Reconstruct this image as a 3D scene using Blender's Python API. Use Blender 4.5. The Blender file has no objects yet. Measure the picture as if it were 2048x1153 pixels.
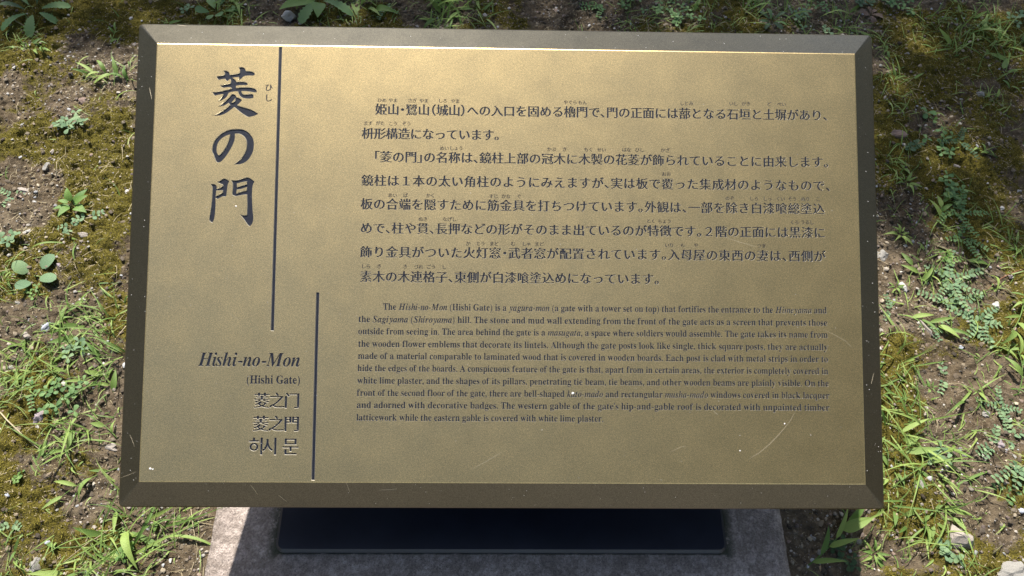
import bpy, math, random
import numpy as np
from mathutils import Vector, Matrix
from mathutils.geometry import delaunay_2d_cdt

random.seed(7)
rng = np.random.default_rng(11)
SC = bpy.context.scene
COL = SC.collection

# ------------------------------------------------------------------ camera
SIGN_C = (0.0, 0.0, 0.3926)                     # centre of the sign's face
CAM = (-0.01153, -0.44347, 0.76025 + 0.3926)
RCW = ((0.99977, -0.008803, -0.019543), (-0.001482, 0.881185, -0.47277), (0.021383, 0.47269, 0.880969))
F = 1490.0
cd = bpy.data.cameras.new('camera')
cd.sensor_width = 36.0
cd.lens = 36.0 * F / 2048
cd.clip_start = 0.02
cd.clip_end = 500
cam = bpy.data.objects.new('camera', cd)
COL.objects.link(cam)
cam.matrix_world = Matrix.Translation(CAM) @ Matrix(RCW).to_4x4()
SC.camera = cam

# ------------------------------------------------------------------ light
SUN = Vector((-0.21, 0.75, 1.0)).normalized()
sl = bpy.data.lights.new('sun', 'SUN')
sl.energy = 5.0
sl.angle = math.radians(0.53)
sl.color = (1.0, 0.955, 0.88)
sun = bpy.data.objects.new('sun', sl)
COL.objects.link(sun)
sun.rotation_euler = (-SUN).to_track_quat('-Z', 'Y').to_euler()
W = bpy.data.worlds.new('World')
SC.world = W
W.use_nodes = True
sky = W.node_tree.nodes.new('ShaderNodeTexSky')
sky.sky_type = 'NISHITA'
sky.sun_disc = False
sky.sun_elevation = math.asin(SUN.z)
sky.sun_rotation = math.atan2(SUN.x, SUN.y)
sky.air_density = 1.0
sky.dust_density = 2.0
bg = W.node_tree.nodes['Background']
W.node_tree.links.new(sky.outputs[0], bg.inputs[0])
bg.inputs[1].default_value = 0.12
SC.view_settings.view_transform = 'Standard'
SC.view_settings.look = 'None'
SC.view_settings.exposure = 0.85
SC.view_settings.gamma = 1.0
SC.view_settings.use_curve_mapping = False


# ------------------------------------------------------------------ helpers
def tag(o, label=None, cat=None, group=None, kind=None):
    if label: o['label'] = label
    if cat: o['category'] = cat
    if group: o['group'] = group
    if kind: o['kind'] = kind
    return o


def empty(name, loc, rz=0.0, label=None, cat=None, group=None):
    o = bpy.data.objects.new(name, None)
    o.empty_display_size = 0.03
    COL.objects.link(o)
    o.location = loc
    o.rotation_euler = (0, 0, rz)
    return tag(o, label, cat, group)


def mesh(name, v, f, mats=(), smooth=False):
    m = bpy.data.meshes.new(name)
    m.from_pydata([tuple(p) for p in v], [], f)
    for x in (mats if isinstance(mats, (list, tuple)) else [mats]): m.materials.append(x)
    if smooth: m.polygons.foreach_set('use_smooth', [True] * len(m.polygons))
    m.update()
    return m


def link(name, me, parent=None, loc=None, rot=None, scale=None):
    o = bpy.data.objects.new(name, me)
    COL.objects.link(o)
    if parent: o.parent = parent
    if loc is not None: o.location = loc
    if rot is not None: o.rotation_euler = rot
    if scale is not None: o.scale = scale
    return o


def fast_mesh(name, V, T, mats, attrs=None, smooth=False):
    """triangle mesh from numpy arrays"""
    m = bpy.data.meshes.new(name)
    n = len(T)
    k = T.shape[1]
    m.vertices.add(len(V)); m.vertices.foreach_set('co', V.astype(np.float32).ravel())
    m.loops.add(n * k); m.loops.foreach_set('vertex_index', T.astype(np.int32).ravel())
    m.polygons.add(n); m.polygons.foreach_set('loop_start', np.arange(0, n * k, k, dtype=np.int32))
    m.polygons.foreach_set('use_smooth', np.full(n, smooth))
    for x in (mats if isinstance(mats, (list, tuple)) else [mats]): m.materials.append(x)
    for an, arr in (attrs or {}).items():
        if arr.ndim == 1:
            a = m.attributes.new(an, 'FLOAT', 'POINT'); a.data.foreach_set('value', arr.astype(np.float32))
        else:
            a = m.attributes.new(an, 'FLOAT_COLOR', 'POINT'); a.data.foreach_set('color', arr.astype(np.float32).ravel())
    m.update(calc_edges=True)
    return m


CAMV = Vector(CAM); RM = Matrix(RCW)


def at(px, py, z=0.0):
    """the point of the ground seen at a place of the photograph (2048 wide)"""
    d = RM @ Vector(((px - 1024) / F, -(py - 576.5) / F, -1))
    k = (z - CAMV.z) / d.z
    return Vector((CAMV.x + d.x * k, CAMV.y + d.y * k, z))


# numpy noise -------------------------------------------------------
_LAT = rng.random((256, 256))


def vnoise(x, y):
    xi = np.floor(x).astype(int); yi = np.floor(y).astype(int)
    fx = x - xi; fy = y - yi
    fx = fx * fx * (3 - 2 * fx); fy = fy * fy * (3 - 2 * fy)
    g = lambda a, b: _LAT[a & 255, b & 255]
    return (g(xi, yi) * (1 - fx) + g(xi + 1, yi) * fx) * (1 - fy) + (g(xi, yi + 1) * (1 - fx) + g(xi + 1, yi + 1) * fx) * fy


def fbm(x, y, s, o=4, off=0.0):
    x = np.asarray(x, float); y = np.asarray(y, float)
    r = 0; a = 1; t = 0
    for i in range(o):
        r = r + a * vnoise(x * s + 17.3 * i + off, y * s - 9.1 * i + off * 1.7); t += a
        a *= 0.5; s *= 2.03
    return r / t


# ------------------------------------------------------------------ materials
def newmat(name):
    m = bpy.data.materials.new(name)
    m.use_nodes = True
    nt = m.node_tree
    return m, nt, nt.nodes['Principled BSDF'], nt.links


def node(nt, t, **kw):
    n = nt.nodes.new(t)
    for k, v in kw.items():
        if k in n.inputs.keys() if hasattr(n.inputs, 'keys') else False: n.inputs[k].default_value = v
        else: setattr(n, k, v)
    return n


def noise(nt, scale, detail=4, rough=0.55, coord=None, dist=0.0):
    n = nt.nodes.new('ShaderNodeTexNoise')
    n.inputs['Scale'].default_value = scale
    n.inputs['Detail'].default_value = detail
    n.inputs['Roughness'].default_value = rough
    n.inputs['Distortion'].default_value = dist
    if coord is not None: nt.links.new(coord, n.inputs['Vector'])
    return n.outputs['Fac']


def ramp(nt, fac, stops):
    r = nt.nodes.new('ShaderNodeValToRGB')
    e = r.color_ramp.elements
    while len(e) < len(stops): e.new(0.5)
    for i, (p, c) in enumerate(stops):
        e[i].position = p
        e[i].color = (*c, 1) if len(c) == 3 else c
    nt.links.new(fac, r.inputs[0])
    return r.outputs[0]


def mixc(nt, fac, a, b, mode='MIX'):
    n = nt.nodes.new('ShaderNodeMix')
    n.data_type = 'RGBA'; n.blend_type = mode
    for s, v in ((0, fac), (6, a), (7, b)):
        if hasattr(v, 'is_output'): nt.links.new(v, n.inputs[s])
        elif s == 0: n.inputs[0].default_value = v
        else: n.inputs[s].default_value = (*v, 1)
    return n.outputs[2]


def math_(nt, op, a, b=0.0, clamp=False):
    n = nt.nodes.new('ShaderNodeMath'); n.operation = op; n.use_clamp = clamp
    for i, v in ((0, a), (1, b)):
        if hasattr(v, 'is_output'): nt.links.new(v, n.inputs[i])
        else: n.inputs[i].default_value = v
    return n.outputs[0]


def bump(nt, bsdf, h, strength, dist):
    b = nt.nodes.new('ShaderNodeBump')
    b.inputs['Strength'].default_value = strength
    b.inputs['Distance'].default_value = dist
    nt.links.new(h, b.inputs['Height'])
    nt.links.new(b.outputs[0], bsdf.inputs['Normal'])
    return b


def objco(nt):
    return nt.nodes.new('ShaderNodeTexCoord').outputs['Object']


def bronze(name, base, rough, metal, grain, var=0.12, dark=(0.05, 0.045, 0.035)):
    m, nt, b, L = newmat(name)
    co = objco(nt)
    n1 = noise(nt, 9, 5, 0.6, co)
    n2 = noise(nt, 1150, 3, 0.75, co)
    c = ramp(nt, n1, [(0.3, tuple(x * (1 - var) for x in base)), (0.7, tuple(min(1, x * (1 + var)) for x in base))])
    c = mixc(nt, ramp(nt, n2, [(0.35, (0, 0, 0)), (0.62, (1, 1, 1))]), tuple(x * 0.45 for x in base), c)
    vo = nt.nodes.new('ShaderNodeTexVoronoi'); vo.inputs['Scale'].default_value = 1000; L.new(co, vo.inputs['Vector'])
    sc_ = nt.nodes.new('ShaderNodeSeparateColor'); L.new(vo.outputs['Color'], sc_.inputs[0])
    c = mixc(nt, 1.0, c, ramp(nt, sc_.outputs[0], [(0.0, (0.78, 0.78, 0.80)), (1.0, (1, 1, 1))]), 'MULTIPLY')
    L.new(c, b.inputs['Base Color'])
    b.inputs['Metallic'].default_value = metal
    n3 = noise(nt, 30, 4, 0.6, co)
    r = nt.nodes.new('ShaderNodeMapRange')
    r.inputs[3].default_value = rough - 0.05; r.inputs[4].default_value = rough + 0.06
    L.new(n3, r.inputs[0]); L.new(r.outputs[0], b.inputs['Roughness'])
    bump(nt, b, n2, grain, 0.0006)
    return m


M_FACE = bronze('satin_bronze', (0.90, 0.68, 0.325), 0.375, 0.94, 0.22, 0.05)
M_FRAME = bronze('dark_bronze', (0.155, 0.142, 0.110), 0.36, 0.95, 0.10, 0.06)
M_WALL, nt, b, L = newmat('cut_bronze')
b.inputs['Base Color'].default_value = (0.92, 0.85, 0.68, 1); b.inputs['Metallic'].default_value = 0.7; b.inputs['Roughness'].default_value = 0.4

M_INK, nt, b, L = newmat('navy_enamel')
co = objco(nt)
L.new(ramp(nt, noise(nt, 700, 2, 0.6, co), [(0.3, (0.004, 0.005, 0.010)), (0.75, (0.014, 0.017, 0.030))]), b.inputs['Base Color'])
b.inputs['Roughness'].default_value = 0.5; b.inputs['Specular IOR Level'].default_value = 0.35
bump(nt, b, noise(nt, 420, 3, 0.7, co), 0.5, 0.0006)

M_BLACK, nt, b, L = newmat('black_powder_coat')
co = objco(nt)
L.new(ramp(nt, noise(nt, 14, 6, 0.7, co), [(0.35, (0.008, 0.010, 0.018)), (0.8, (0.016, 0.019, 0.032))]), b.inputs['Base Color'])
b.inputs['Roughness'].default_value = 0.30
bump(nt, b, noise(nt, 900, 2, 0.6, co), 0.10, 0.0005)

M_CONC, nt, b, L = newmat('weathered_concrete')
co = objco(nt)
v = nt.nodes.new('ShaderNodeTexVoronoi'); v.inputs['Scale'].default_value = 420; L.new(co, v.inputs['Vector'])
sp = ramp(nt, v.outputs['Color'], [(0.0, (0.36, 0.30, 0.27)), (0.45, (0.47, 0.40, 0.36)), (1.0, (0.62, 0.54, 0.49))])
big = ramp(nt, noise(nt, 11, 6, 0.65, co), [(0.3, (0.62, 0.60, 0.58)), (0.7, (1, 0.98, 0.96))])
c = mixc(nt, 1.0, sp, big, 'MULTIPLY')
st = ramp(nt, noise(nt, 75, 6, 0.75, co), [(0.40, (1, 1, 1)), (0.56, (0.45, 0.43, 0.40))])
c = mixc(nt, 0.75, c, st, 'MULTIPLY')
c = mixc(nt, ramp(nt, noise(nt, 330, 4, 0.8, co), [(0.56, (0, 0, 0)), (0.66, (1, 1, 1))]), c, (0.10, 0.085, 0.075))
# green-black growth gathers round the sheltered steel base
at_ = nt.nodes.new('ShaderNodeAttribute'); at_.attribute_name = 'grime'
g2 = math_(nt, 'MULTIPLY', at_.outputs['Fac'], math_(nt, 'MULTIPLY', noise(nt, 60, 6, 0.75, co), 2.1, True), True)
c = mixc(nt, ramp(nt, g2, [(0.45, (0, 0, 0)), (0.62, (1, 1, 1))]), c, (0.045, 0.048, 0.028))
L.new(c, b.inputs['Base Color']); b.inputs['Roughness'].default_value = 0.9
hh = math_(nt, 'ADD', noise(nt, 180, 5, 0.7, co), v.outputs['Distance'])
bump(nt, b, hh, 0.6, 0.0015)

M_SOIL, nt, b, L = newmat('mossy_soil')
co = objco(nt)
n1 = noise(nt, 6, 6, 0.65, co); n2 = noise(nt, 70, 6, 0.7, co); n3 = noise(nt, 380, 4, 0.7, co)
soil = ramp(nt, n2, [(0.32, (0.030, 0.021, 0.012)), (0.5, (0.115, 0.084, 0.050)), (0.72, (0.26, 0.205, 0.135))])
soil = mixc(nt, ramp(nt, n1, [(0.4, (0, 0, 0)), (0.65, (1, 1, 1))]), soil, mixc(nt, 0.5, soil, (0.20, 0.16, 0.11)))
moss = ramp(nt, n3, [(0.30, (0.028, 0.024, 0.006)), (0.52, (0.115, 0.096, 0.016)), (0.75, (0.28, 0.225, 0.036))])
a1 = nt.nodes.new('ShaderNodeAttribute'); a1.attribute_name = 'moss'
mf = math_(nt, 'ADD', a1.outputs['Fac'], math_(nt, 'MULTIPLY', math_(nt, 'SUBTRACT', n2, 0.5), 1.3))
mf = ramp(nt, mf, [(0.42, (0, 0, 0)), (0.60, (1, 1, 1))])
c = mixc(nt, mf, soil, moss)
grit = nt.nodes.new('ShaderNodeTexVoronoi'); grit.inputs['Scale'].default_value = 300; L.new(co, grit.inputs['Vector'])
gm = ramp(nt, math_(nt, 'MULTIPLY', grit.outputs['Distance'], 1.0), [(0.16, (1, 1, 1)), (0.24, (0, 0, 0))])
gs = nt.nodes.new('ShaderNodeSeparateColor'); L.new(grit.outputs['Color'], gs.inputs[0])
gm = math_(nt, 'MULTIPLY', gm, ramp(nt, gs.outputs[0], [(0.80, (0, 0, 0)), (0.84, (1, 1, 1))]))
c = mixc(nt, gm, c, (0.42, 0.37, 0.29))
L.new(c, b.inputs['Base Color']); b.inputs['Roughness'].default_value = 0.95
b.inputs['Specular IOR Level'].default_value = 0.2
hh = math_(nt, 'ADD', math_(nt, 'MULTIPLY', n2, 2.0), n3)
bump(nt, b, hh, 1.0, 0.004)


def stone_mat(name, a, c2, spot=(0.6, 0.58, 0.55), s=60):
    m, nt, b, L = newmat(name)
    co = objco(nt)
    oi = nt.nodes.new('ShaderNodeObjectInfo')
    c = ramp(nt, noise(nt, s, 6, 0.7, co), [(0.3, a), (0.7, c2)])
    c = mixc(nt, ramp(nt, noise(nt, s * 4, 3, 0.7, co), [(0.58, (0, 0, 0)), (0.70, (1, 1, 1))]), c, spot)
    L.new(c, b.inputs['Base Color']); b.inputs['Roughness'].default_value = 0.85
    bump(nt, b, noise(nt, s * 3, 5, 0.7, co), 0.5, 0.002)
    return m


SM = {
    'grey': stone_mat('grey_stone', (0.16, 0.15, 0.135), (0.36, 0.34, 0.30)),
    'pale': stone_mat('pale_stone', (0.24, 0.205, 0.17), (0.40, 0.35, 0.30)),
    'white': stone_mat('white_stone', (0.34, 0.325, 0.30), (0.56, 0.54, 0.50), (0.70, 0.69, 0.66)),
    'blue': stone_mat('bluish_stone', (0.26, 0.28, 0.33), (0.48, 0.50, 0.55)),
    'brown': stone_mat('brown_stone', (0.12, 0.080, 0.062), (0.27, 0.19, 0.155), (0.36, 0.29, 0.24)),
    'orange': stone_mat('orange_stone', (0.33, 0.19, 0.09), (0.50, 0.33, 0.18)),
    'purple': stone_mat('purplish_stone', (0.19, 0.15, 0.165), (0.38, 0.32, 0.33)),
}

M_PEB, nt, b, L = newmat('gravel')
a1 = nt.nodes.new('ShaderNodeAttribute'); a1.attribute_name = 'tint'
co = objco(nt)
L.new(mixc(nt, 1.0, a1.outputs['Color'], ramp(nt, noise(nt, 500, 3, 0.6, co), [(0.3, (0.7, 0.7, 0.7)), (0.7, (1, 1, 1))]), 'MULTIPLY'), b.inputs['Base Color'])
b.inputs['Roughness'].default_value = 0.8


def leaf_mat(name, a, c2, trans=0.3, rough=0.5, attr=False, spec=0.35):
    m, nt, b, L = newmat(name)
    out = nt.nodes['Material Output']
    if attr:
        t = nt.nodes.new('ShaderNodeAttribute'); t.attribute_name = 'tint'; f = t.outputs['Fac']
    else:
        oi = nt.nodes.new('ShaderNodeObjectInfo'); f = oi.outputs['Random']
    c = ramp(nt, f, [(0.0, a), (1.0, c2)])
    c = mixc(nt, 0.5, c, ramp(nt, noise(nt, 120, 4, 0.6, objco(nt)), [(0.35, (0.45, 0.52, 0.35)), (0.65, (1, 1, 1))]), 'MULTIPLY')
    L.new(c, b.inputs['Base Color'])
    bump(nt, b, noise(nt, 260, 3, 0.6, objco(nt)), 0.4, 0.001)
    b.inputs['Roughness'].default_value = rough
    b.inputs['Specular IOR Level'].default_value = spec
    if trans > 0:
        tr = nt.nodes.new('ShaderNodeBsdfTranslucent')
        L.new(mixc(nt, 1.0, c, (1.0, 1.0, 0.55), 'MULTIPLY'), tr.inputs['Color'])
        mx = nt.nodes.new('ShaderNodeMixShader'); mx.inputs[0].default_value = trans
        L.new(b.outputs[0], mx.inputs[1]); L.new(tr.outputs[0], mx.inputs[2]); L.new(mx.outputs[0], out.inputs[0])
    return m


M_GRASS = leaf_mat('grass_blade', (0.14, 0.25, 0.06), (0.38, 0.50, 0.14), 0.35, 0.42)
M_LEAF = leaf_mat('weed_leaf', (0.11, 0.22, 0.08), (0.21, 0.34, 0.12), 0.25, 0.5)
M_LEAFG = leaf_mat('grey_green_leaf', (0.14, 0.24, 0.13), (0.25, 0.36, 0.18), 0.18, 0.6)
M_LEAFY = leaf_mat('bright_leaf', (0.14, 0.26, 0.07), (0.22, 0.36, 0.09), 0.35, 0.4)
M_LEAFD = leaf_mat('dark_leaf', (0.04, 0.09, 0.035), (0.07, 0.13, 0.05), 0.2, 0.5)
M_STEM = leaf_mat('weed_stem', (0.16, 0.15, 0.07), (0.24, 0.20, 0.10), 0.0, 0.6)
M_STEMR = leaf_mat('red_stem', (0.24, 0.10, 0.06), (0.30, 0.14, 0.08), 0.0, 0.6)
M_DRY = leaf_mat('dry_straw', (0.30, 0.24, 0.14), (0.50, 0.41, 0.27), 0.1, 0.7, attr=True)
M_DRYL = leaf_mat('dead_leaf', (0.16, 0.105, 0.08), (0.24, 0.17, 0.13), 0.1, 0.7)
M_MOSS = leaf_mat('moss_fibre', (0.050, 0.042, 0.012), (0.34, 0.285, 0.055), 0.2, 0.8, attr=True, spec=0.1)
M_TURF = leaf_mat('fine_grass', (0.12, 0.22, 0.05), (0.40, 0.50, 0.15), 0.35, 0.5, attr=True)
M_TREE = leaf_mat('tree_leaf', (0.035, 0.065, 0.02), (0.08, 0.12, 0.035), 0.15, 0.5, attr=True)
M_BARK, nt, b, L = newmat('bark')
co = objco(nt)
L.new(ramp(nt, noise(nt, 18, 6, 0.7, co), [(0.3, (0.05, 0.04, 0.03)), (0.7, (0.16, 0.125, 0.095))]), b.inputs['Base Color'])
b.inputs['Roughness'].default_value = 0.9
bump(nt, b, noise(nt, 30, 5, 0.7, co), 1.0, 0.02)
M_SCR, nt, b, L = newmat('bright_scratch')
b.inputs['Base Color'].default_value = (0.66, 0.57, 0.40, 1); b.inputs['Metallic'].default_value = 0.4; b.inputs['Roughness'].default_value = 0.5
M_DUST, nt, b, L = newmat('dust_speck')
b.inputs['Base Color'].default_value = (0.78, 0.76, 0.72, 1); b.inputs['Roughness'].default_value = 0.7

# ------------------------------------------------------------------ ground
SLAB = (-0.4290, 0.4210, -0.62, 0.24, 0.020)      # x0 x1 y0 y1 top


def axis(a, b_, step, far):
    c = list(np.arange(a, b_ + 1e-9, step))
    s = step; p = c[-1]; up = []
    while p < far: s *= 1.16; p += s; up.append(p)
    s = step; p = c[0]; dn = []
    while p > -far: s *= 1.16; p -= s; dn.append(p)
    return np.array(dn[::-1] + c + up)


PATCHES = [(at(a, c_).x, at(a, c_).y, r * 0.00075, w) for a, c_, r, w in (
    (60, 130, 90, .45), (50, 220, 60, .4), (240, 60, 90, .4), (90, 285, 60, .35), (240, 330, 60, .4), (240, 420, 50, .4), (30, 700, 50, -.2), (60, 830, 60, .35), (90, 1010, 60, .2), (215, 1030, 50, .3),
    (130, 195, 40, -.5), (60, 350, 70, -.4), (30, 430, 70, -.5), (150, 640, 90, -.4), (60, 930, 60, -.5), (160, 1060, 60, -.3), (350, 1060, 50, -.4),
    (1840, 170, 60, .5), (1880, 230, 60, .35), (2000, 370, 90, .4), (1980, 470, 60, .45), (1800, 690, 60, .4), (1960, 660, 60, .3), (1850, 800, 60, .4), (1990, 990, 70, .45), (1790, 1110, 70, .5), (1980, 770, 60, .4),
    (1850, 265, 50, -.6), (1930, 715, 70, -.5), (1840, 530, 60, -.6), (1990, 1060, 80, -.7), (1900, 850, 60, -.45), (1790, 430, 50, -.4), (1640, 1080, 90, -.6), (1900, 400, 50, -.3),
    (1130, 30, 120, -.6), (800, 10, 70, -.3), (700, 40, 80, .4), (1600, 60, 120, .3))]


def moss_mask(x, y):
    m = fbm(x, y, 8.0, 5, 3.1)
    m = (m - 0.5) * 3.6 + 0.50
    for a_, c_, r_, w_ in PATCHES: m = m + w_ * np.exp(-((x - a_) ** 2 + (y - c_) ** 2) / (r_ * r_))
    return np.clip(m, 0, 1)


def height(x, y):
    h = (fbm(x, y, 2.5, 3, 1.0) - 0.5) * 0.05
    h = h + (fbm(x, y, 14, 4, 5.0) - 0.5) * 0.022
    h = h + (fbm(x, y, 70, 4, 8.0) - 0.5) * 0.016 + (fbm(x, y, 230, 2, 2.0) - 0.5) * 0.006
    mm = moss_mask(x, y)
    h = h + mm * (0.002 + 0.0055 * (1 - np.abs(2 * fbm(x, y, 45, 2, 21.0) - 1) * 2.2))
    # level off round the slab
    dx = np.maximum(np.maximum(SLAB[0] - x, x - SLAB[1]), 0); dy = np.maximum(np.maximum(SLAB[2] - y, y - SLAB[3]), 0)
    d = np.sqrt(dx * dx + dy * dy)
    k = np.clip(d / 0.10, 0, 1)
    h = h * (0.35 + 0.65 * k) + 0.006 * (1 - k)
    return np.where(d <= 0, np.minimum(h, 0.008), h)


gx = axis(-1.25, 1.35, 0.0036, 90.0); gy = axis(-0.45, 1.10, 0.0036, 90.0)
X, Y = np.meshgrid(gx, gy)
Z = height(X, Y)
nx, ny = len(gx), len(gy)
idx = np.arange(nx * ny).reshape(ny, nx)
Q = np.stack([idx[:-1, :-1], idx[:-1, 1:], idx[1:, 1:], idx[1:, :-1]], -1).reshape(-1, 4)
gm_ = fast_mesh('ground', np.stack([X, Y, Z], -1).reshape(-1, 3), Q, M_SOIL, {'moss': moss_mask(X, Y).ravel()}, True)
ground = tag(link('ground', gm_), 'mossy brown soil with fine gravel round the sign', None, None, 'structure')


def gz(x, y): return float(height(np.array([x]), np.array([y]))[0])


def free(x, y, m=0.0):
    return ~((x > SLAB[0] - m) & (x < SLAB[1] + m) & (y < SLAB[3]))


def in_view(x, y, m=0.05):
    """where scatter is worth having: the view and a good margin beside it, not under the sign"""
    hw = 0.78 + (y + 0.3) * 0.31 + m
    return (np.abs(x - 0.03) < hw + 0.12) & (y > -0.44) & (y < 1.02 + m)


def scatter(n, dens=None, lo=(-1.25, -0.44), hi=(1.33, 1.05)):
    out = []
    x = rng.uniform(lo[0], hi[0], n * 4); y = rng.uniform(lo[1], hi[1], n * 4)
    k = in_view(x, y) & free(x, y)
    # the ground under the sign is only ever glimpsed: thin it out
    under = (np.abs(x) < 0.42) & (y < 0.62)
    k &= (~under) | (rng.random(len(x)) < 0.15)
    if dens is not None: k &= rng.random(len(x)) < dens(x, y)
    x = x[k][:n]; y = y[k][:n]
    return x, y


# concrete slab
def rounded_rect(x0, x1, y0, y1, r, n=5):
    p = []
    for cx, cy, a0 in ((x1 - r, y1 - r, 0), (x0 + r, y1 - r, 90), (x0 + r, y0 + r, 180), (x1 - r, y0 + r, 270)):
        for i in range(n + 1):
            a = math.radians(a0 + 90 * i / n)
            p.append((cx + r * math.cos(a), cy + r * math.sin(a)))
    return p


sx = np.linspace(SLAB[0] + 0.004, SLAB[1] - 0.004, 150); sy = np.linspace(SLAB[2] + 0.004, SLAB[3] - 0.004, 150)
SX, SY = np.meshgrid(sx, sy)
edge = np.minimum(np.minimum(SX - sx[0], sx[-1] - SX), np.minimum(SY - sy[0], sy[-1] - SY))
SXj = SX + np.where(edge < 1e-6, (fbm(SX * 1.0, SY, 60, 3) - 0.5) * 0.004, 0)
SZ = SLAB[4] + (fbm(SX, SY, 25, 4) - 0.5) * 0.0012 - np.where(edge < 0.007, 0.0022, 0) - np.where(edge < 1e-6, 0.003, 0)
V = [tuple(p) for p in np.stack([SXj, SY, SZ], -1).reshape(-1, 3)]
n = 150
Fq = [(j * n + i, j * n + i + 1, (j + 1) * n + i + 1, (j + 1) * n + i) for j in range(n - 1) for i in range(n - 1)]
rim = [i for i in range(n)] + [j * n + n - 1 for j in range(1, n)] + [(n - 1) * n + i for i in range(n - 2, -1, -1)] + [j * n for j in range(n - 2, 0, -1)]
b0 = len(V)
for i in rim: V.append((V[i][0], V[i][1], -0.06))
for k in range(len(rim)):
    k2 = (k + 1) % len(rim)
    Fq.append((rim[k2], rim[k], b0 + k, b0 + k2))
sm = mesh('concrete_slab', V, Fq, M_CONC, True)
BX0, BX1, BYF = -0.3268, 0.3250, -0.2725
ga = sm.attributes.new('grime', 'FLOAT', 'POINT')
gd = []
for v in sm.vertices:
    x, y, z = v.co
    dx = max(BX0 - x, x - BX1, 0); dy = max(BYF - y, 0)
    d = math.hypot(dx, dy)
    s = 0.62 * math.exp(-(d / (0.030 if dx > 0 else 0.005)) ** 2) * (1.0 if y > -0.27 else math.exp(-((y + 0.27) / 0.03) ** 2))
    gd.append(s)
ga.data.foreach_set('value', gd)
slab = tag(link('concrete_slab', sm), 'pinkish grey rough concrete slab carrying the sign', None, None, 'structure')

# unseen pale path, added so the bottom bevel mirrors bright ground
M_BOUNCE, nt, b, L = newmat('pale_bounce')
co = objco(nt)
L.new(ramp(nt, noise(nt, 160, 5, 0.7, co), [(0.3, (0.30, 0.27, 0.22)), (0.7, (0.56, 0.52, 0.45))]), b.inputs['Base Color']); b.inputs['Roughness'].default_value = 0.9
bump(nt, b, noise(nt, 160, 5, 0.7, co), 0.8, 0.004)
px_ = np.linspace(-12, 12, 200); V = []; FF = []
for i, x in enumerate(px_):
    V += [(x, -0.86 + 0.05 * math.sin(x * 3) + 0.02 * math.sin(x * 17), 0.0), (x, -0.9 + 0.05 * math.sin(x * 3), 0.05), (x, -4.2, 0.055), (x, -4.3, -0.02)]
for i in range(199):
    for k in range(3): FF.append((4 * i + k + 1, 4 * i + 4 + k + 1, 4 * i + 4 + k, 4 * i + k))
tag(link('path', mesh('path', V, FF, M_BOUNCE)), 'pale gravel path in front of the sign', None, None, 'structure')

# ------------------------------------------------------------------ the sign
ALPHA = math.radians(24.3)
sign = empty('information_sign', (0, 0, SLAB[4]), 0, 'bronze information sign with engraved Japanese and English text on a low black stand', 'sign')
TILT = Matrix.Translation((0, 0, SIGN_C[2] - SLAB[4])) @ Matrix.Rotation(ALPHA, 4, 'X')   # sign space of the face
PW, PH, BEV, BD = 0.84, 0.5146, 0.0343, 0.02335


def put(o, parent=sign):
    o.parent = parent
    o.matrix_local = TILT
    return o


def pl(px, py):
    """photograph position -> metres on the sign's face"""
    d = RM @ Vector(((px - 1024) / F, -(py - 576.5) / F, -1))
    Mi = (Matrix.Translation((0, 0, SIGN_C[2])) @ Matrix.Rotation(ALPHA, 4, 'X')).inverted()
    o = Mi @ CAMV; q = Mi.to_3x3() @ d
    k = -o.z / q.z
    return o.x + q.x * k, o.y + q.y * k


# outline text --------------------------------------------------------
_cache = {}
TXT = bpy.data.curves.new('outline', 'FONT')
TXT.dimensions = '2D'; TXT.fill_mode = 'NONE'; TXT.resolution_u = 3
TOB = bpy.data.objects.new('outline', TXT)
COL.objects.link(TOB)


def outlines(s, res=3):
    """contours of a string at 1 m em, cursor at 0"""
    key = (s, res)
    if key in _cache: return _cache[key]
    TXT.body = s; TXT.resolution_u = res
    dg = bpy.context.evaluated_depsgraph_get(); dg.update()
    ev = TOB.evaluated_get(dg); m = ev.to_mesh()
    co = [(v.co.x, v.co.y) for v in m.vertices]
    rings = []; cur = []
    for e in m.edges:
        a, b_ = e.vertices
        if not cur: cur = [a]
        if a == cur[-1] and b_ != cur[0]: cur.append(b_)
        elif a == cur[-1] and b_ == cur[0]: rings.append([co[i] for i in cur]); cur = []
        elif b_ == cur[-1] and a == cur[0]: rings.append([co[i] for i in cur]); cur = []
    ev.to_mesh_clear()
    out = []
    for r in rings:
        q = [r[0]]
        for p in r[1:]:
            if math.hypot(p[0] - q[-1][0], p[1] - q[-1][1]) > 0.004: q.append(p)
        if len(q) > 2 and math.hypot(q[0][0] - q[-1][0], q[0][1] - q[-1][1]) < 0.004: q.pop()
        if len(q) > 2: out.append(q)
    if out:
        big = max(out, key=lambda r: abs(area(r)))
        if area(big) < 0: out = [r[::-1] for r in out]
    _cache[key] = out
    return out


def area(r): return 0.5 * sum(r[i - 1][0] * r[i][1] - r[i][0] * r[i - 1][1] for i in range(len(r)))


def normals(r):
    n = len(r); out = []
    for i in range(n):
        a, c, d = r[i - 1], r[i], r[(i + 1) % n]
        e1 = (c[0] - a[0], c[1] - a[1]); e2 = (d[0] - c[0], d[1] - c[1])
        l1 = math.hypot(*e1) or 1; l2 = math.hypot(*e2) or 1
        nx_ = e1[1] / l1 + e2[1] / l2; ny_ = -e1[0] / l1 - e2[0] / l2
        l = math.hypot(nx_, ny_) or 1
        k = min(1.5, 2 / max(l, 0.5))
        out.append((nx_ / l * k, ny_ / l * k))
    return out


def weigh(rings, ax, ay):
    """broaden the upright strokes, slim the level ones (a printed serif look)"""
    res = []
    for r in rings:
        N = normals(r)
        res.append([(p[0] + n_[0] * ax, p[1] + n_[1] * ay) for p, n_ in zip(r, N)])
    return res


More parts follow.
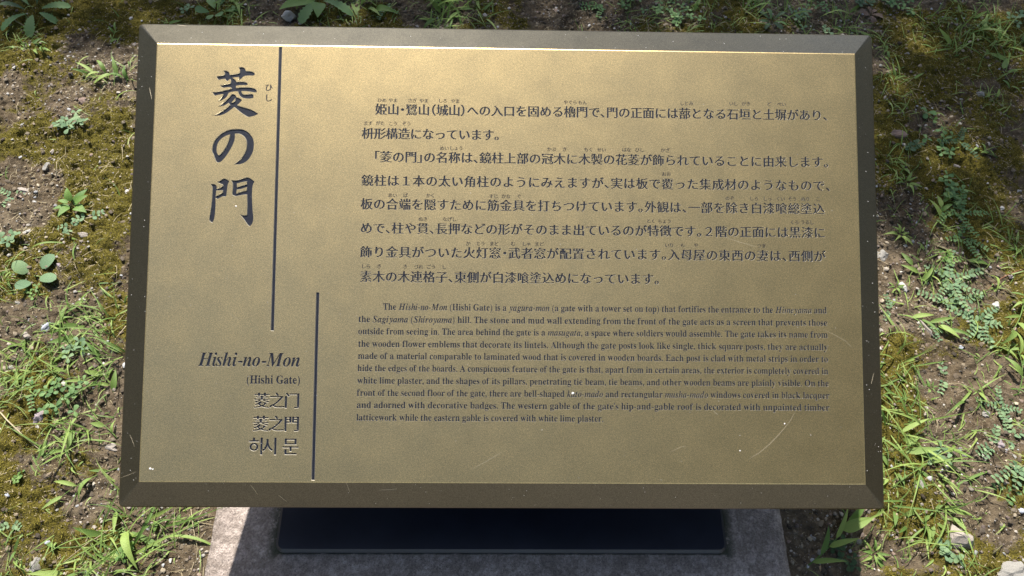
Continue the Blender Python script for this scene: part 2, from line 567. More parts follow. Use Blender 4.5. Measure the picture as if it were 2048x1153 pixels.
def bounds(rings):
    xs = [p[0] for r in rings for p in r]; ys = [p[1] for r in rings for p in r]
    return min(xs), max(xs), min(ys), max(ys)


ELEMENTS = []      # (name, label, rings in face metres, depth, slope)
EM_CJK = outlines('国')
HALF = '・、。（）「」'
PX = 0.84 / 1414.0


def cjk_line(text, xl, yl, xr, yr, em_px, name, label, ax=0.036, ay=0.010, depth=0.0005):
    x0, y0 = pl(xl, yl); x1, y1 = pl(xr, yr)
    yc = (y0 + y1) / 2
    em = em_px * PX
    cells = []; cur = 0.0
    for ch in text:
        if ch == '\u3000': cur += 1.0; continue
        if ch == '|': cur += 0.5; continue
        w = 0.5 if ch in HALF else 1.0
        r = outlines(ch)
        if ax or ay: r = weigh(r, ax, ay)
        off = 0.0
        if ch in '（「': off = -0.5
        elif ch in '・': off = -0.25
        cells.append((cur, off, r)); cur += w
    # ink extents
    l0 = min(p[0] for q in cells[0][2] for p in q) + cells[0][1]
    lN = max(p[0] for q in cells[-1][2] for p in q) + cells[-1][1]
    u0 = cells[0][0]
    pitch = ((x1 - x0) / em - lN + l0) / (cells[-1][0] - u0) if len(cells) > 1 else 1.0
    rings = []
    for c_, off, r in cells:
        ox = x0 + ((c_ - u0) * pitch + off - l0) * em
        for q in r: rings.append([(ox + p[0] * em, yc + (p[1] - 0.38) * em) for p in q])
    ELEMENTS.append([name, label, rings, depth, 0.00017 if em_px < 28 else 0.0003])


def ruby(items, em_px, label):
    for s, xc, yc in items:
        rings = []
        x, y = pl(xc, yc)
        em = em_px * PX
        w = len(s)
        p_ = 0.96
        for i, ch in enumerate(s):
            r = weigh(outlines(ch, 2), 0.022, 0.012)
            for q in r: rings.append([(x + ((i - w / 2) * p_ + p[0]) * em, y + (p[1] - 0.38) * em) for p in q])
        ELEMENTS.append(['reading_aid', label, rings, 0.0003, 0.00004])


def mathify(w, style):
    o = ''
    for ch in w:
        base = {'b': (0x1D400, 0x1D41A), 'i': (0x1D434, 0x1D44E), 'bi': (0x1D468, 0x1D482)}[style]
        if 'A' <= ch <= 'Z': o += chr(base[0] + ord(ch) - 65)
        elif 'a' <= ch <= 'z':
            o += '\u210e' if (style == 'i' and ch == 'h') else chr(base[1] + ord(ch) - 97)
        elif '0' <= ch <= '9': o += chr(0x1D7CE + ord(ch) - 48)
        else: o += ch
    return o


def word(w, style, size):
    """letters one by one so that kerning and weight can be set"""
    rings = []; cur = 0.0
    for ch in w:
        mac = ch == 'ō'
        c2 = 'o' if mac else ch
        if style == 'i': r = outlines(mathify(c2, 'bi'), 2)
        else: r = outlines(mathify(c2, 'b'), 2)
        b_ = bounds(r)
        if ch.isalnum():
            ax, ay = ((0.004, 0.022) if style != 'i' else (0.006, 0.022)) if style != 'H' else (0.004, 0.01)
            side = 0.022
            if ch in 'TVWYwvyA': side = 0.006
            if style == 'i' or style == 'H': side = 0.004
        else:
            ax = ay = 0.020 if ch in '.,' else 0.006; side = 0.05
        if style == 'H': r = outlines(mathify(c2, 'bi'), 4)
        r = weigh(r, ax, ay)
        if ch in "().,'-":
            k = 1.0
        x_shift = cur - b_[0] + side
        if ch in '()' and style != 'i': pass
        for q in r: rings.append([(p[0] + x_shift, p[1]) for p in q])
        if mac:
            m0 = cur + side + 0.08; m1 = m0 + 0.28
            rings.append([(m0, 0.52), (m1, 0.52), (m1, 0.565), (m0, 0.565)])
        cur += (b_[1] - b_[0]) + 2 * side
        if ch in 'fr' and style != 'i': cur -= 0.025
    return rings, cur


def latin_line(parts, xl, yl, xr, yr, em_px, label, space=0.27, style_head=False, depth=0.0004, slope=0.00012, name='text_line'):
    x0, y0 = pl(xl, yl); x1, y1 = pl(xr, yr)
    yb = (y0 + y1) / 2
    em = em_px * PX
    ws = [word(w, s, em) for w, s in parts]
    tot = sum(w[1] for w in ws) + space * (len(ws) - 1)
    xs = (x1 - x0) / (tot * em)
    cur = x0; rings = []
    for r, adv in ws:
        for q in r: rings.append([(cur + p[0] * em * xs, yb + p[1] * em) for p in q])
        cur += (adv + space) * em * xs
    ELEMENTS.append([name, label, rings, depth, slope])


def parse(s):
    """*word* is set in italics"""
    out = []
    for w in s.split(' '):
        segs = w.split('*')
        out.append(segs)
    return out


def latin_mixed(s, xl, yl, xr, yr, em_px, label, **k):
    # a word may mix upright and italic letters
    x0, y0 = pl(xl, yl); x1, y1 = pl(xr, yr)
    yb = (y0 + y1) / 2; em = em_px * PX; space = 0.26
    words = []
    it = False
    for w in s.split(' '):
        rr = []; cur = 0
        for j, seg in enumerate(w.split('*')):
            if j > 0: it = not it
            if seg:
                r, a = word(seg, 'i' if it else 'b', em)
                rr += [[(p[0] + cur, p[1]) for p in q] for q in r]; cur += a
        words.append((rr, cur))
    tot = sum(w[1] for w in words) + space * (len(words) - 1)
    xs = (x1 - x0) / (tot * em)
    cur = x0; rings = []
    for r, adv in words:
        for q in r: rings.append([(cur + p[0] * em * xs, yb + p[1] * em) for p in q])
        cur += (adv + space) * em * xs
    ELEMENTS.append(['text_line', label, rings, 0.0003, 0.00009])


JP = [
    ('姫山・鷺山（城山）への入口を固める櫓門で、門の正面には蔀となる石垣と土塀があり、', 749.6, 220, 1655, 230),
    ('枡形構造になっています。', 723, 267.5, 998, 270),
    ('「菱の門」の名称は、鏡柱上部の冠木に木製の花菱が飾られていることに由来します。', 750, 315, 1656.6, 323.5),
    ('鏡柱は１本の太い角柱のようにみえますが、実は板で覆った集成材のようなもので、', 722, 363, 1660.5, 370),
    ('板の合端を隠すために筋金具を打ちつけています。外観は、一部を除き白漆喰総塗込', 720.7, 410, 1650, 416.5),
    ('めで、柱や貫、長押などの形がそのまま出ているのが特徴です。２階の正面には黒漆に', 721.5, 458.5, 1650, 463.5),
    ('飾り金具がついた火灯窓・武者窓が配置されています。入母屋の東西の妻は、西側が', 719.5, 506, 1652.4, 511),
    ('素木の木連格子、東側が白漆喰塗込めになっています。', 719.5, 554, 1318, 558),
]
ORD = ['first', 'second', 'third', 'fourth', 'fifth', 'sixth', 'seventh', 'eighth', 'ninth', 'tenth']
for i, (s, a, b_, c_, d_) in enumerate(JP):
    cjk_line(s, a, b_, c_, d_, 24.6, 'text_line', ORD[i] + ' line of the engraved Japanese text')
RB = [
    [('ひめ', 764, 201), ('やま', 786, 201), ('さぎ', 824.5, 201.5), ('やま', 848, 202), ('しろ', 885.5, 202), ('やま', 910.5, 202.5), ('やぐら', 1140.7, 205), ('もん', 1165, 205.5),
     ('しとみ', 1373, 207), ('いし', 1467, 208), ('がき', 1492, 208), ('ど', 1538, 208.5), ('べい', 1563, 209)],
    [('ます', 736, 247), ('がた', 760.5, 247), ('こう', 786, 247.5), ('ぞう', 813, 247.5)],
    [('めい', 888.5, 297), ('しょう', 912.5, 297), ('かぶ', 1103, 299), ('き', 1129, 299), ('もく', 1177, 299.5), ('せい', 1203, 300), ('はな', 1253, 300), ('びし', 1279, 300.5), ('かざ', 1330, 301)],
    [('おお', 1332.6, 348.5)],
    [('あい', 785, 391), ('ば', 811, 391), ('かく', 861, 391.5), ('すじ', 987, 393), ('かな', 1012, 393), ('ぐ', 1038, 393), ('のぞ', 1459.5, 397), ('しろ', 1508, 397.5), ('しっ', 1535, 398), ('くい', 1561, 398),
     ('そう', 1584.5, 398), ('ぬり', 1611, 398.5), ('こ', 1636.5, 398.5)],
    [('ぬき', 845.7, 438.6), ('なげし', 899, 439), ('とく', 1302, 442.5), ('ちょう', 1329, 443), ('くろ', 1589, 445), ('うるし', 1614.6, 445)],
    [('か', 936, 487.5), ('とう', 961, 487.5), ('まど', 988, 488), ('む', 1026, 488), ('しゃ', 1053, 488), ('まど', 1078.5, 488.5), ('いり', 1338.7, 491), ('も', 1365, 491), ('や', 1392, 491), ('つま', 1523, 492)],
    [('しら', 731.7, 533), ('き', 758, 533), ('き', 810, 533.5), ('づれ', 837, 534), ('ごう', 862, 534), ('し', 888, 534.5)],
]
for i, r in enumerate(RB): ruby(r, 9.6, 'tiny reading aids above the ' + ORD[i] + ' Japanese line')
ruby([('ひ', 537.3, 175.5), ('し', 536.8, 196.3)], 17, 'reading aids beside the top heading character')
EN = [
    ('The *Hishi-no-Mon* (Hishi Gate) is a *yagura-mon* (a gate with a tower set on top) that fortifies the entrance to the *Himeyama* and', 766, 621.3, 1654, 626),
    ('the *Sagiyama* (*Shiroyama*) hill. The stone and mud wall extending from the front of the gate acts as a screen that prevents those', 716.6, 646, 1655, 651),
    ('outside from seeing in. The area behind the gate is a *masugata,* a space where soldiers would assemble. The gate takes its name from', 716, 670, 1656, 675),
    ('the wooden flower emblems that decorate its lintels. Although the gate posts look like single, thick square posts, they are actually', 716, 695, 1656, 700),
    ('made of a material comparable to laminated wood that is covered in wooden boards. Each post is clad with metal strips in order to', 715.5, 719.2, 1656.6, 724),
    ('hide the edges of the boards. A conspicuous feature of the gate is that, apart from in certain areas, the exterior is completely covered in', 714.6, 743.8, 1657, 748),
    ('white lime plaster, and the shapes of its pillars, penetrating tie beam, tie beams, and other wooden beams are plainly visible. On the', 714.2, 768, 1658, 773),
    ('front of the second floor of the gate, there are bell-shaped *katō-mado* and rectangular *musha-mado* windows covered in black lacquer', 713.2, 792.4, 1659, 797.5),
    ("and adorned with decorative badges. The western gable of the gate's hip-and-gable roof is decorated with unpainted timber", 713, 817, 1659.3, 821.4),
    ('latticework while the eastern gable is covered with white lime plaster.', 712.3, 841.7, 1207, 844),
]
for i, (s, a, b_, c_, d_) in enumerate(EN):
    latin_mixed(s, a, b_, c_, d_, 18.3, ORD[i] + ' line of the engraved English text')
latin_line([('Hishi-no-Mon', 'H')], 398, 732.5, 602, 733.5, 38.5, 'bold italic engraved romanised name', depth=0.0006, slope=0.00014)
latin_line([('(Hishi', 'b'), ('Gate)', 'b')], 492, 767.3, 600.8, 768, 22.5, 'small engraved name in brackets', depth=0.0004, slope=0.00006)
cjk_line('菱之门', 506.8, 801, 598.6, 802, 32, 'text_line', 'engraved simplified Chinese name', 0.034, 0.018, 0.0008)
cjk_line('菱之門', 504.6, 847.5, 598.0, 848, 32, 'text_line', 'engraved traditional Chinese name', 0.034, 0.018, 0.0008)
cjk_line('히시|문', 496.6, 893, 597, 893, 36, 'text_line', 'engraved Korean name', 0.022, 0.018, 0.0008)


# the three brush-written heading characters, traced as polygons
def chaikin(r, lim=55):
    out = []
    n_ = len(r)
    for i in range(n_):
        a, c_, d_ = r[i - 1], r[i], r[(i + 1) % n_]
        a1 = math.atan2(c_[1] - a[1], c_[0] - a[0]); a2 = math.atan2(d_[1] - c_[1], d_[0] - c_[0])
        t = abs((math.degrees(a2 - a1) + 180) % 360 - 180)
        if t > lim: out.append(c_)
        else:
            out.append((c_[0] * .75 + a[0] * .25, c_[1] * .75 + a[1] * .25))
            out.append((c_[0] * .75 + d_[0] * .25, c_[1] * .75 + d_[1] * .25))
    return out


def heading(label, x0, y0, k, rings):
    rr = []
    for r in rings:
        r = chaikin(chaikin(r), 40)
        q = [pl(x0 + x / k, y0 + y / k) for x, y in r]
        rr.append(q)
    if area(rr[0]) < 0: rr[0] = rr[0][::-1]
    outs = []
    for i, q in enumerate(rr):
        hole = label.startswith('HOLE')
        outs.append(q)
    ELEMENTS.append(['heading_character', label, outs, 0.0011, 0.0004])


def orient(rings, holes):
    o = []
    for r in rings: o.append(('o', r))
    for r in holes: o.append(('h', r))
    return o


def heading2(label, x0, y0, k, rings, holes):
    out = []
    for kind, r in orient(rings, holes):
        r = chaikin(chaikin(r), 40)
        q = [pl(x0 + x / k, y0 + y / k) for x, y in r]
        a = area(q)
        if (kind == 'o') != (a > 0): q = q[::-1]
        out.append(q)
    ELEMENTS.append(['heading_character', label, out, 0.0011, 0.0004])


heading2('topmost heading character, many strokes, under a grass radical', 415, 125, 9.607,
    [[(165, 270), (320, 245), (333, 225), (322, 190), (300, 160), (350, 156), (395, 172), (420, 197), (428, 240), (520, 222), (612, 205),
      (624, 170), (615, 130), (592, 106), (640, 86), (690, 92), (722, 120), (738, 165), (800, 162), (860, 175), (900, 200), (912, 228), (895, 252), (860, 260),
      (800, 252), (700, 262), (655, 312), (610, 342), (578, 352), (598, 315), (600, 284), (478, 296), (535, 335), (556, 376), (620, 368), (690, 367), (745, 380), (775, 412), (768, 436), (735, 441),
      (650, 438), (550, 452), (545, 486), (640, 480), (760, 474), (860, 486), (920, 508), (950, 545), (945, 577), (915, 583), (840, 570), (750, 556), (650, 553),
      (662, 592), (695, 620), (760, 612), (830, 600), (870, 613), (890, 645), (878, 685), (840, 697), (760, 700), (690, 690), (640, 670), (607, 635), (590, 595), (583, 560),
      (500, 560), (440, 575), (402, 590), (385, 640), (345, 690), (270, 735), (183, 763), (240, 705), (285, 645), (300, 610), (200, 628), (135, 645), (108, 610), (82, 562),
      (130, 572), (250, 552), (400, 520), (458, 503), (442, 478), (380, 480), (295, 494), (258, 470), (233, 438), (320, 428), (440, 404), (452, 365), (430, 322), (404, 340), (385, 366), (355, 352), (332, 316),
      (260, 326), (212, 342), (188, 312)],
     [(455, 612), (500, 606), (540, 628), (555, 668), (605, 680), (665, 725), (630, 770), (572, 820), (640, 850), (760, 880), (870, 918), (978, 990), (920, 1022), (850, 1042), (780, 1056),
      (740, 1032), (640, 970), (560, 900), (508, 862), (450, 910), (370, 970), (280, 1015), (190, 1030), (88, 1026), (180, 992), (290, 930), (380, 862), (428, 815), (398, 783),
      (330, 830), (270, 850), (200, 850), (280, 790), (370, 715), (425, 660)]],
    [[(530, 690), (532, 728), (500, 768), (458, 770), (492, 742)]])
heading2('middle heading character, one looping stroke', 410, 245, 11.533,
    [[(160, 640), (165, 560), (200, 440), (280, 330), (400, 230), (530, 170), (700, 148), (860, 155), (960, 198), (1050, 280), (1110, 370), (1132, 480), (1122, 620), (1090, 720), (1020, 840), (940, 915),
      (840, 965), (740, 978), (640, 976), (740, 912), (840, 820), (910, 720), (950, 620), (965, 500), (950, 400), (900, 330), (830, 280), (760, 260), (690, 265),
      (692, 380), (650, 500), (590, 620), (520, 730), (440, 840), (370, 910), (310, 935), (258, 920), (228, 850), (200, 760), (165, 690)]],
    [[(580, 278), (480, 310), (380, 375), (310, 450), (275, 540), (265, 640), (280, 725), (312, 757), (360, 725), (430, 640), (500, 520), (550, 400)]])
heading2('lowest heading character, shaped like a gate', 405, 345, 9.608,
    [[(145, 228), (200, 220), (252, 232), (274, 262), (274, 312), (330, 295), (387, 262), (385, 235), (330, 222), (272, 180), (330, 165), (400, 112), (450, 122), (517, 168), (488, 220), (475, 300), (458, 458),
      (430, 470), (390, 462), (330, 490), (280, 518), (250, 495), (252, 640), (235, 860), (215, 920), (195, 972), (160, 962), (128, 935), (125, 900), (145, 780), (170, 620), (185, 440), (190, 300), (172, 262)],
     [(538, 143), (630, 160), (740, 125), (870, 86), (940, 125), (1003, 185), (962, 240), (950, 400), (955, 600), (965, 760), (980, 870), (970, 950), (935, 1025), (898, 1040), (855, 1000), (790, 900), (703, 798),
      (780, 825), (852, 820), (860, 600), (850, 430), (780, 432), (700, 450), (640, 462), (590, 452), (563, 420), (578, 330), (580, 220), (560, 180)]],
    [[(262, 355), (387, 348), (387, 385), (330, 420), (256, 455)],
     [(662, 218), (760, 190), (848, 178), (848, 228), (770, 245), (662, 280)],
     [(658, 335), (740, 328), (848, 283), (848, 343), (750, 365), (650, 402)]])


def groove(label, x0, y0, x1, y1, w):
    a = pl(x0, y0); c_ = pl(x1, y1)
    xm = (a[0] + c_[0]) / 2; h = w * PX / 2
    ELEMENTS.append(['groove', label, [[(xm - h, c_[1]), (xm + h, c_[1]), (xm + h, a[1]), (xm - h, a[1])]], 0.0010, 0.0004])


groove('upper engraved rule beside the heading', 560.3, 94, 545.2, 662.5, 6.6)
groove('lower engraved rule beside the names', 634.6, 585, 626.7, 961.5, 6.6)
bpy.data.objects.remove(TOB)

# the face: one sheet with every stroke cut out of it
hw, hh = PW / 2 - 0.0005, PH / 2 - 0.0005
vs = [(-hw, -hh), (hw, -hh), (hw, hh), (-hw, hh)]
es = [(0, 1), (1, 2), (2, 3), (3, 0)]
S_ = 100.0
for el in ELEMENTS:
    for r in el[2]:
        i0 = len(vs); vs += r
        es += [(i0 + i, i0 + (i + 1) % len(r)) for i in range(len(r))]
rv, re_, rf, ov, oe, of = delaunay_2d_cdt([Vector((x * S_, y * S_)) for x, y in vs], es, [], 0, 1e-6)
par = {}
for (a, b_), o in zip(re_, oe):
    par[(min(a, b_), max(a, b_))] = len(o)
edge_faces = {}
for fi, f in enumerate(rf):
    for i in range(len(f)):
        a, b_ = f[i - 1], f[i]
        edge_faces.setdefault((min(a, b_), max(a, b_)), []).append(fi)
state = [None] * len(rf); stack = []
for e, fs in edge_faces.items():
    if len(fs) == 1: state[fs[0]] = 0; stack.append(fs[0])
while stack:
    fi = stack.pop(); f = rf[fi]
    for i in range(len(f)):
        a, b_ = f[i - 1], f[i]; k = (min(a, b_), max(a, b_))
        for g in edge_faces[k]:
            if state[g] is None:
                state[g] = state[fi] ^ (par.get(k, 0) & 1); stack.append(g)
RV = [(v.x / S_, v.y / S_) for v in rv]
face_f = [f for f, s in zip(rf, state) if s == 0]
V = [(x, y, 0.0) for x, y in RV]; FF = [list(f) for f in face_f]; MI = [0] * len(FF)
for el in ELEMENTS:
    for r in el[2]:
        N = normals(r); b0 = len(V); k = len(r)
        V += [(x, y, 0.0) for x, y in r]
        V += [(x - n_[0] * el[4], y - n_[1] * el[4], -el[3]) for (x, y), n_ in zip(r, N)]
        for i in range(k):
            j = (i + 1) % k
            FF.append([b0 + i, b0 + k + i, b0 + k + j, b0 + j]); MI.append(1)
# a thin rolled lip round the face
face_me = mesh('face_plate', V, FF, [M_FACE, M_WALL])
face_me.polygons.foreach_set('material_index', MI)
face = put(link('face_plate', face_me))
# enamel laid in the bottom of the strokes, one part per line, character or rule
boxes = [bounds(el[2]) for el in ELEMENTS]
inks = [[] for _ in ELEMENTS]
for f, s in zip(rf, state):
    if s != 1: continue
    cx = sum(RV[i][0] for i in f) / len(f); cy = sum(RV[i][1] for i in f) / len(f)
    best = None
    for k, bb in enumerate(boxes):
        if bb[0] - 1e-5 <= cx <= bb[1] + 1e-5 and bb[2] - 1e-5 <= cy <= bb[3] + 1e-5:
            d = (bb[1] - bb[0]) * (bb[3] - bb[2])
            if best is None or d < best[0]: best = (d, k)
    if best: inks[best[1]].append(f)
for el, fs in zip(ELEMENTS, inks):
    if not fs: continue
    use = sorted({i for f in fs for i in f}); mp = {a: i for i, a in enumerate(use)}
    me = mesh(el[0], [(RV[i][0], RV[i][1], -el[3] + 0.00002) for i in use], [[mp[i] for i in f] for f in fs], M_INK)
    o = put(link(el[0], me)); o['label'] = el[1]

# bevelled frame with mitred corners
V = []; FF = []
R0 = 0.0045; NC = 6


def frame_ring(x, y, z, r):
    out = []
    for sxn, syn, a0 in ((1, 1, 0), (-1, 1, 90), (-1, -1, 180), (1, -1, 270)):
        for i in range(NC + 1):
            a = math.radians(a0 + 90 * i / NC)
            out.append((sxn * (x - r) + r * math.cos(a), syn * (y - r) + r * math.sin(a), z))
    return out


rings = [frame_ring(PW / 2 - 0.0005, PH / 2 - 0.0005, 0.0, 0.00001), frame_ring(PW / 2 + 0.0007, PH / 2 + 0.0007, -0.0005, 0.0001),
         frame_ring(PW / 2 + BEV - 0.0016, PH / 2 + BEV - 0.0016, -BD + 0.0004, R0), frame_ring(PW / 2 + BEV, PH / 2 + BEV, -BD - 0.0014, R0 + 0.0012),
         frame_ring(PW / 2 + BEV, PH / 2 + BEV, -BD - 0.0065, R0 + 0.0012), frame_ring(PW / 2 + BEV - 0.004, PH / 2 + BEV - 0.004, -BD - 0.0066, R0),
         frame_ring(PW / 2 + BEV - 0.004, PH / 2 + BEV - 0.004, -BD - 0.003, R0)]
nr = len(rings[0])
for r in rings: V += r
for k in range(len(rings) - 1):
    for i in range(nr):
        j = (i + 1) % nr
        FF.append((k * nr + i, (k + 1) * nr + i, (k + 1) * nr + j, k * nr + j))
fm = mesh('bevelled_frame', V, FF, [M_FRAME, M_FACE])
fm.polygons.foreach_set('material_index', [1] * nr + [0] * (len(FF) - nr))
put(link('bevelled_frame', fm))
# back panel
hb = (PW / 2 + BEV - 0.0045, PH / 2 + BEV - 0.0045)


def box(name, x0, x1, y0, y1, z0, z1, mat, bev=0.0, parent=None, r=0.0):
    pts = rounded_rect(x0, x1, y0, y1, max(r, 0.0005), 6)
    n_ = len(pts)
    cx, cy = (x0 + x1) / 2, (y0 + y1) / 2

    def shrink(d): return rounded_rect(x0 + d, x1 - d, y0 + d, y1 - d, max(r - d, 0.0003), 6)
    V = [(x, y, z0) for x, y in pts] + [(x, y, z1 - bev) for x, y in pts] + [(x, y, z1) for x, y in shrink(bev)]
    Fx = [tuple(range(n_))[::-1], tuple(range(2 * n_, 3 * n_))]
    for k in range(2):
        for i in range(n_):
            j = (i + 1) % n_
            Fx.append((k * n_ + i, k * n_ + j, (k + 1) * n_ + j, (k + 1) * n_ + i))
    return link(name, mesh(name, V, Fx, mat), parent)


put(box('back_panel', -hb[0], hb[0], -hb[1], hb[1], -0.034, -0.0275, M_BLACK, 0.001))
put(box('mounting_tray', -0.26, 0.26, -0.12, 0.12, -0.062, -0.0342, M_BLACK, 0.001))
bp = box('base_plate', BX0, BX1, BYF, 0.16, 0.0004, 0.0125, M_BLACK, 0.0042, sign, 0.013)
# the hidden column between base plate and tray: a wide flat box, leaning as the sign does
cb = box('stand_column', -0.22, 0.22, -0.045, 0.045, 0.0126, 0.285, M_BLACK, 0.0, sign)
cm = cb.data
for v in cm.vertices:
    if v.co.z > 0.2: v.co.z += v.co.y * math.tan(ALPHA) + 0.018
    v.co.y += 0.02


# scratches and dust on the metal
def strip(pts, w, z):
    V = []; Fs = []
    n_ = len(pts)
    for i, p in enumerate(pts):
        a = pts[max(i - 1, 0)]; c_ = pts[min(i + 1, n_ - 1)]
        t = Vector((c_[0] - a[0], c_[1] - a[1])).normalized(); nn = Vector((-t.y, t.x))
        ww = w * (0.25 + 0.75 * math.sin(math.pi * (i + 0.4) / (n_ - 0.2)))
        V += [(p[0] + nn.x * ww / 2, p[1] + nn.y * ww / 2, z), (p[0] - nn.x * ww / 2, p[1] - nn.y * ww / 2, z)]
    for i in range(n_ - 1): Fs.append((2 * i, 2 * i + 1, 2 * i + 3, 2 * i + 2))
    return V, Fs


SCR = [([(1498, 918), (1520, 905), (1540, 888), (1562, 865), (1580, 843), (1590, 825)], 1.2), ([(1427, 823), (1436, 830)], 1.6), ([(1448, 474), (1480, 485), (1513, 494)], 0.9), ([(945, 938), (975, 922), (1003, 905)], 0.8),
       ([(1645, 659), (1665, 668), (1690, 682), (1705, 696)], 0.7), ([(640, 410), (655, 416), (668, 425)], 0.6), ([(462, 402), (470, 408)], 1.0), ([(1150, 560), (1160, 565)], 0.7), ([(460, 628), (478, 640)], 0.6),
       ([(1340, 905), (1360, 895), (1372, 893)], 0.8), ([(700, 985), (690, 960)], 0.5)]
V = []; FF = []
for pts, w in SCR:
    q = [pl(*p) for p in pts]
    v_, f_ = strip(q, w * PX * 0.42, 0.00006)
    b0 = len(V); V += v_; FF += [tuple(i + b0 for i in f) for f in f_]
o = put(link('scratch', mesh('scratch', V, FF, M_SCR))); o['kind'] = 'stuff'
V = []; FF = []


def speck(x, y, z, r, nrm=(0, 0, 1)):
    b0 = len(V); k = 6
    for i in range(k):
        a = i * 2 * math.pi / k; rr = r * random.uniform(0.6, 1.2)
        V.append((x + rr * math.cos(a), y + rr * math.sin(a), z))
    V.append((x, y, z + r * 0.4))
    for i in range(k): FF.append((b0 + i, b0 + (i + 1) % k, b0 + k))


for i in range(210):
    speck(random.uniform(-hw, hw), random.uniform(-hh, hh), 0.00003, random.choice((0.0002, 0.0002, 0.0003, 0.0004)) * random.uniform(0.6, 1.1))
for x, y, r in ((472, 413, 2.0), (301, 938, 2.6), (306, 939, 2.0), (1146, 787, 2.6), (1569, 848, 1.8), (1480, 902, 1.3)):
    q = pl(x, y); speck(q[0], q[1], 0.00003, r * PX)


def bevel_pt(side, t, u):
    """a point on the sloping frame: side 0-3, t along it, u across it"""
    x = PW / 2 + u * BEV; y = PH / 2 + u * BEV; z = -u * BD
    if side == 0: return (x, t * PH / 2, z)
    if side == 1: return (-x, t * PH / 2, z)
    if side == 2: return (t * PW / 2, y, z)
    return (t * PW / 2, -y, z)


for i in range(170):
    p = bevel_pt(random.randint(0, 3), random.uniform(-1, 1), random.uniform(0.05, 0.93))
    speck(p[0], p[1], p[2] + 0.00012, random.choice((0.0002, 0.0003, 0.00045)))
o = put(link('dust_speck', mesh('dust_speck', V, FF, M_DUST))); o['kind'] = 'stuff'
V = []; FF = []
for side, t0_, t1_, u0, u1, w in ((3, -.70, -.685, .1, .5, .5), (3, -.63, -.61, .5, .75, .6), (1, -.96, -1.0, .15, .93, .5), (1, -.80, -.85, .55, .3, .35), (0, -.50, -.55, .6, .45, .6), (3, -.35, -.30, .3, .25, .5), (1, .80, .74, .3, .15, .5), (2, -.97, -.94, .95, .9, .9)):
    a = Vector(bevel_pt(side, t0_, u0)); c_ = Vector(bevel_pt(side, t1_, u1)); pts = [a.lerp(c_, i / 5) + Vector((random.uniform(-1, 1), random.uniform(-1, 1), 0)) * 0.0002 for i in range(6)]
    v_, f_ = strip(pts, w * 0.0005, 0)
    v_ = [(v[0], v[1], pts[i // 2].z + 0.00022) for i, v in enumerate(v_)]
    b0 = len(V); V += v_; FF += [tuple(i + b0 for i in f) for f in f_]
o = put(link('scratch', mesh('frame_scratch', V, FF, M_SCR))); o['kind'] = 'stuff'

# ------------------------------------------------------------------ gravel, moss fibres, straw, fine grass
def ico():
    t = (1 + 5 ** .5) / 2
    v = np.array([(-1, t, 0), (1, t, 0), (-1, -t, 0), (1, -t, 0), (0, -1, t), (0, 1, t), (0, -1, -t), (0, 1, -t), (t, 0, -1), (t, 0, 1), (-t, 0, -1), (-t, 0, 1)], float)
    v /= np.linalg.norm(v[0])
    f = np.array([(0, 11, 5), (0, 5, 1), (0, 1, 7), (0, 7, 10), (0, 10, 11), (1, 5, 9), (5, 11, 4), (11, 10, 2), (10, 7, 6), (7, 1, 8), (3, 9, 4), (3, 4, 2), (3, 2, 6), (3, 6, 8), (3, 8, 9), (4, 9, 5), (2, 4, 11), (6, 2, 10), (8, 6, 7), (9, 8, 1)])
    return v, f


IV, IF = ico()


def gravel(name, n, rmin, rmax, dens, label, pal=None, up=0.25):
    x, y = scatter(n, dens)
    n = len(x); z = height(x, y)
    r = rmin * (rmax / rmin) ** (rng.random(n) ** 2.2)
    sc = rng.uniform(0.7, 1.3, (n, 1, 3)); sc[:, :, 2] *= 0.6
    P = IV[None] * (1 + rng.uniform(-.36, .30, (n, 12, 1))) * sc * r[:, None, None]
    a = rng.uniform(0, 6.28, n); ca, sa = np.cos(a)[:, None], np.sin(a)[:, None]
    px_ = P[..., 0] * ca - P[..., 1] * sa; py_ = P[..., 0] * sa + P[..., 1] * ca
    P = np.stack([px_ + x[:, None], py_ + y[:, None], P[..., 2] + (z + r * up)[:, None]], -1)
    if pal is None: pal = np.array([(.40, .35, .28), (.50, .45, .38), (.30, .25, .21), (.22, .17, .14), (.52, .49, .44), (.36, .26, .20), (.42, .42, .42), (.16, .12, .10), (.48, .40, .28), (.26, .20, .14), (.30, .24, .17)])
    c = pal[rng.integers(0, len(pal), n)] * rng.uniform(0.55, 1.15, (n, 1))
    c = np.concatenate([np.clip(c, 0, .8), np.ones((n, 1))], 1)
    T = (IF[None] + (np.arange(n) * 12)[:, None, None]).reshape(-1, 3)
    return tag(link(name, fast_mesh(name, P.reshape(-1, 3), T, M_PEB, {'tint': np.repeat(c, 12, 0)})), label, None, None, 'stuff')


bare = lambda x, y: np.clip(1.15 - moss_mask(x, y) * 0.9, 0.28, 1) * np.clip((fbm(x, y, 9, 3, 40) - 0.30) * 3.2, 0.10, 1)
gravel('gravel', 20000, 0.0006, 0.0040, bare, 'fine pale gravel strewn over the soil')


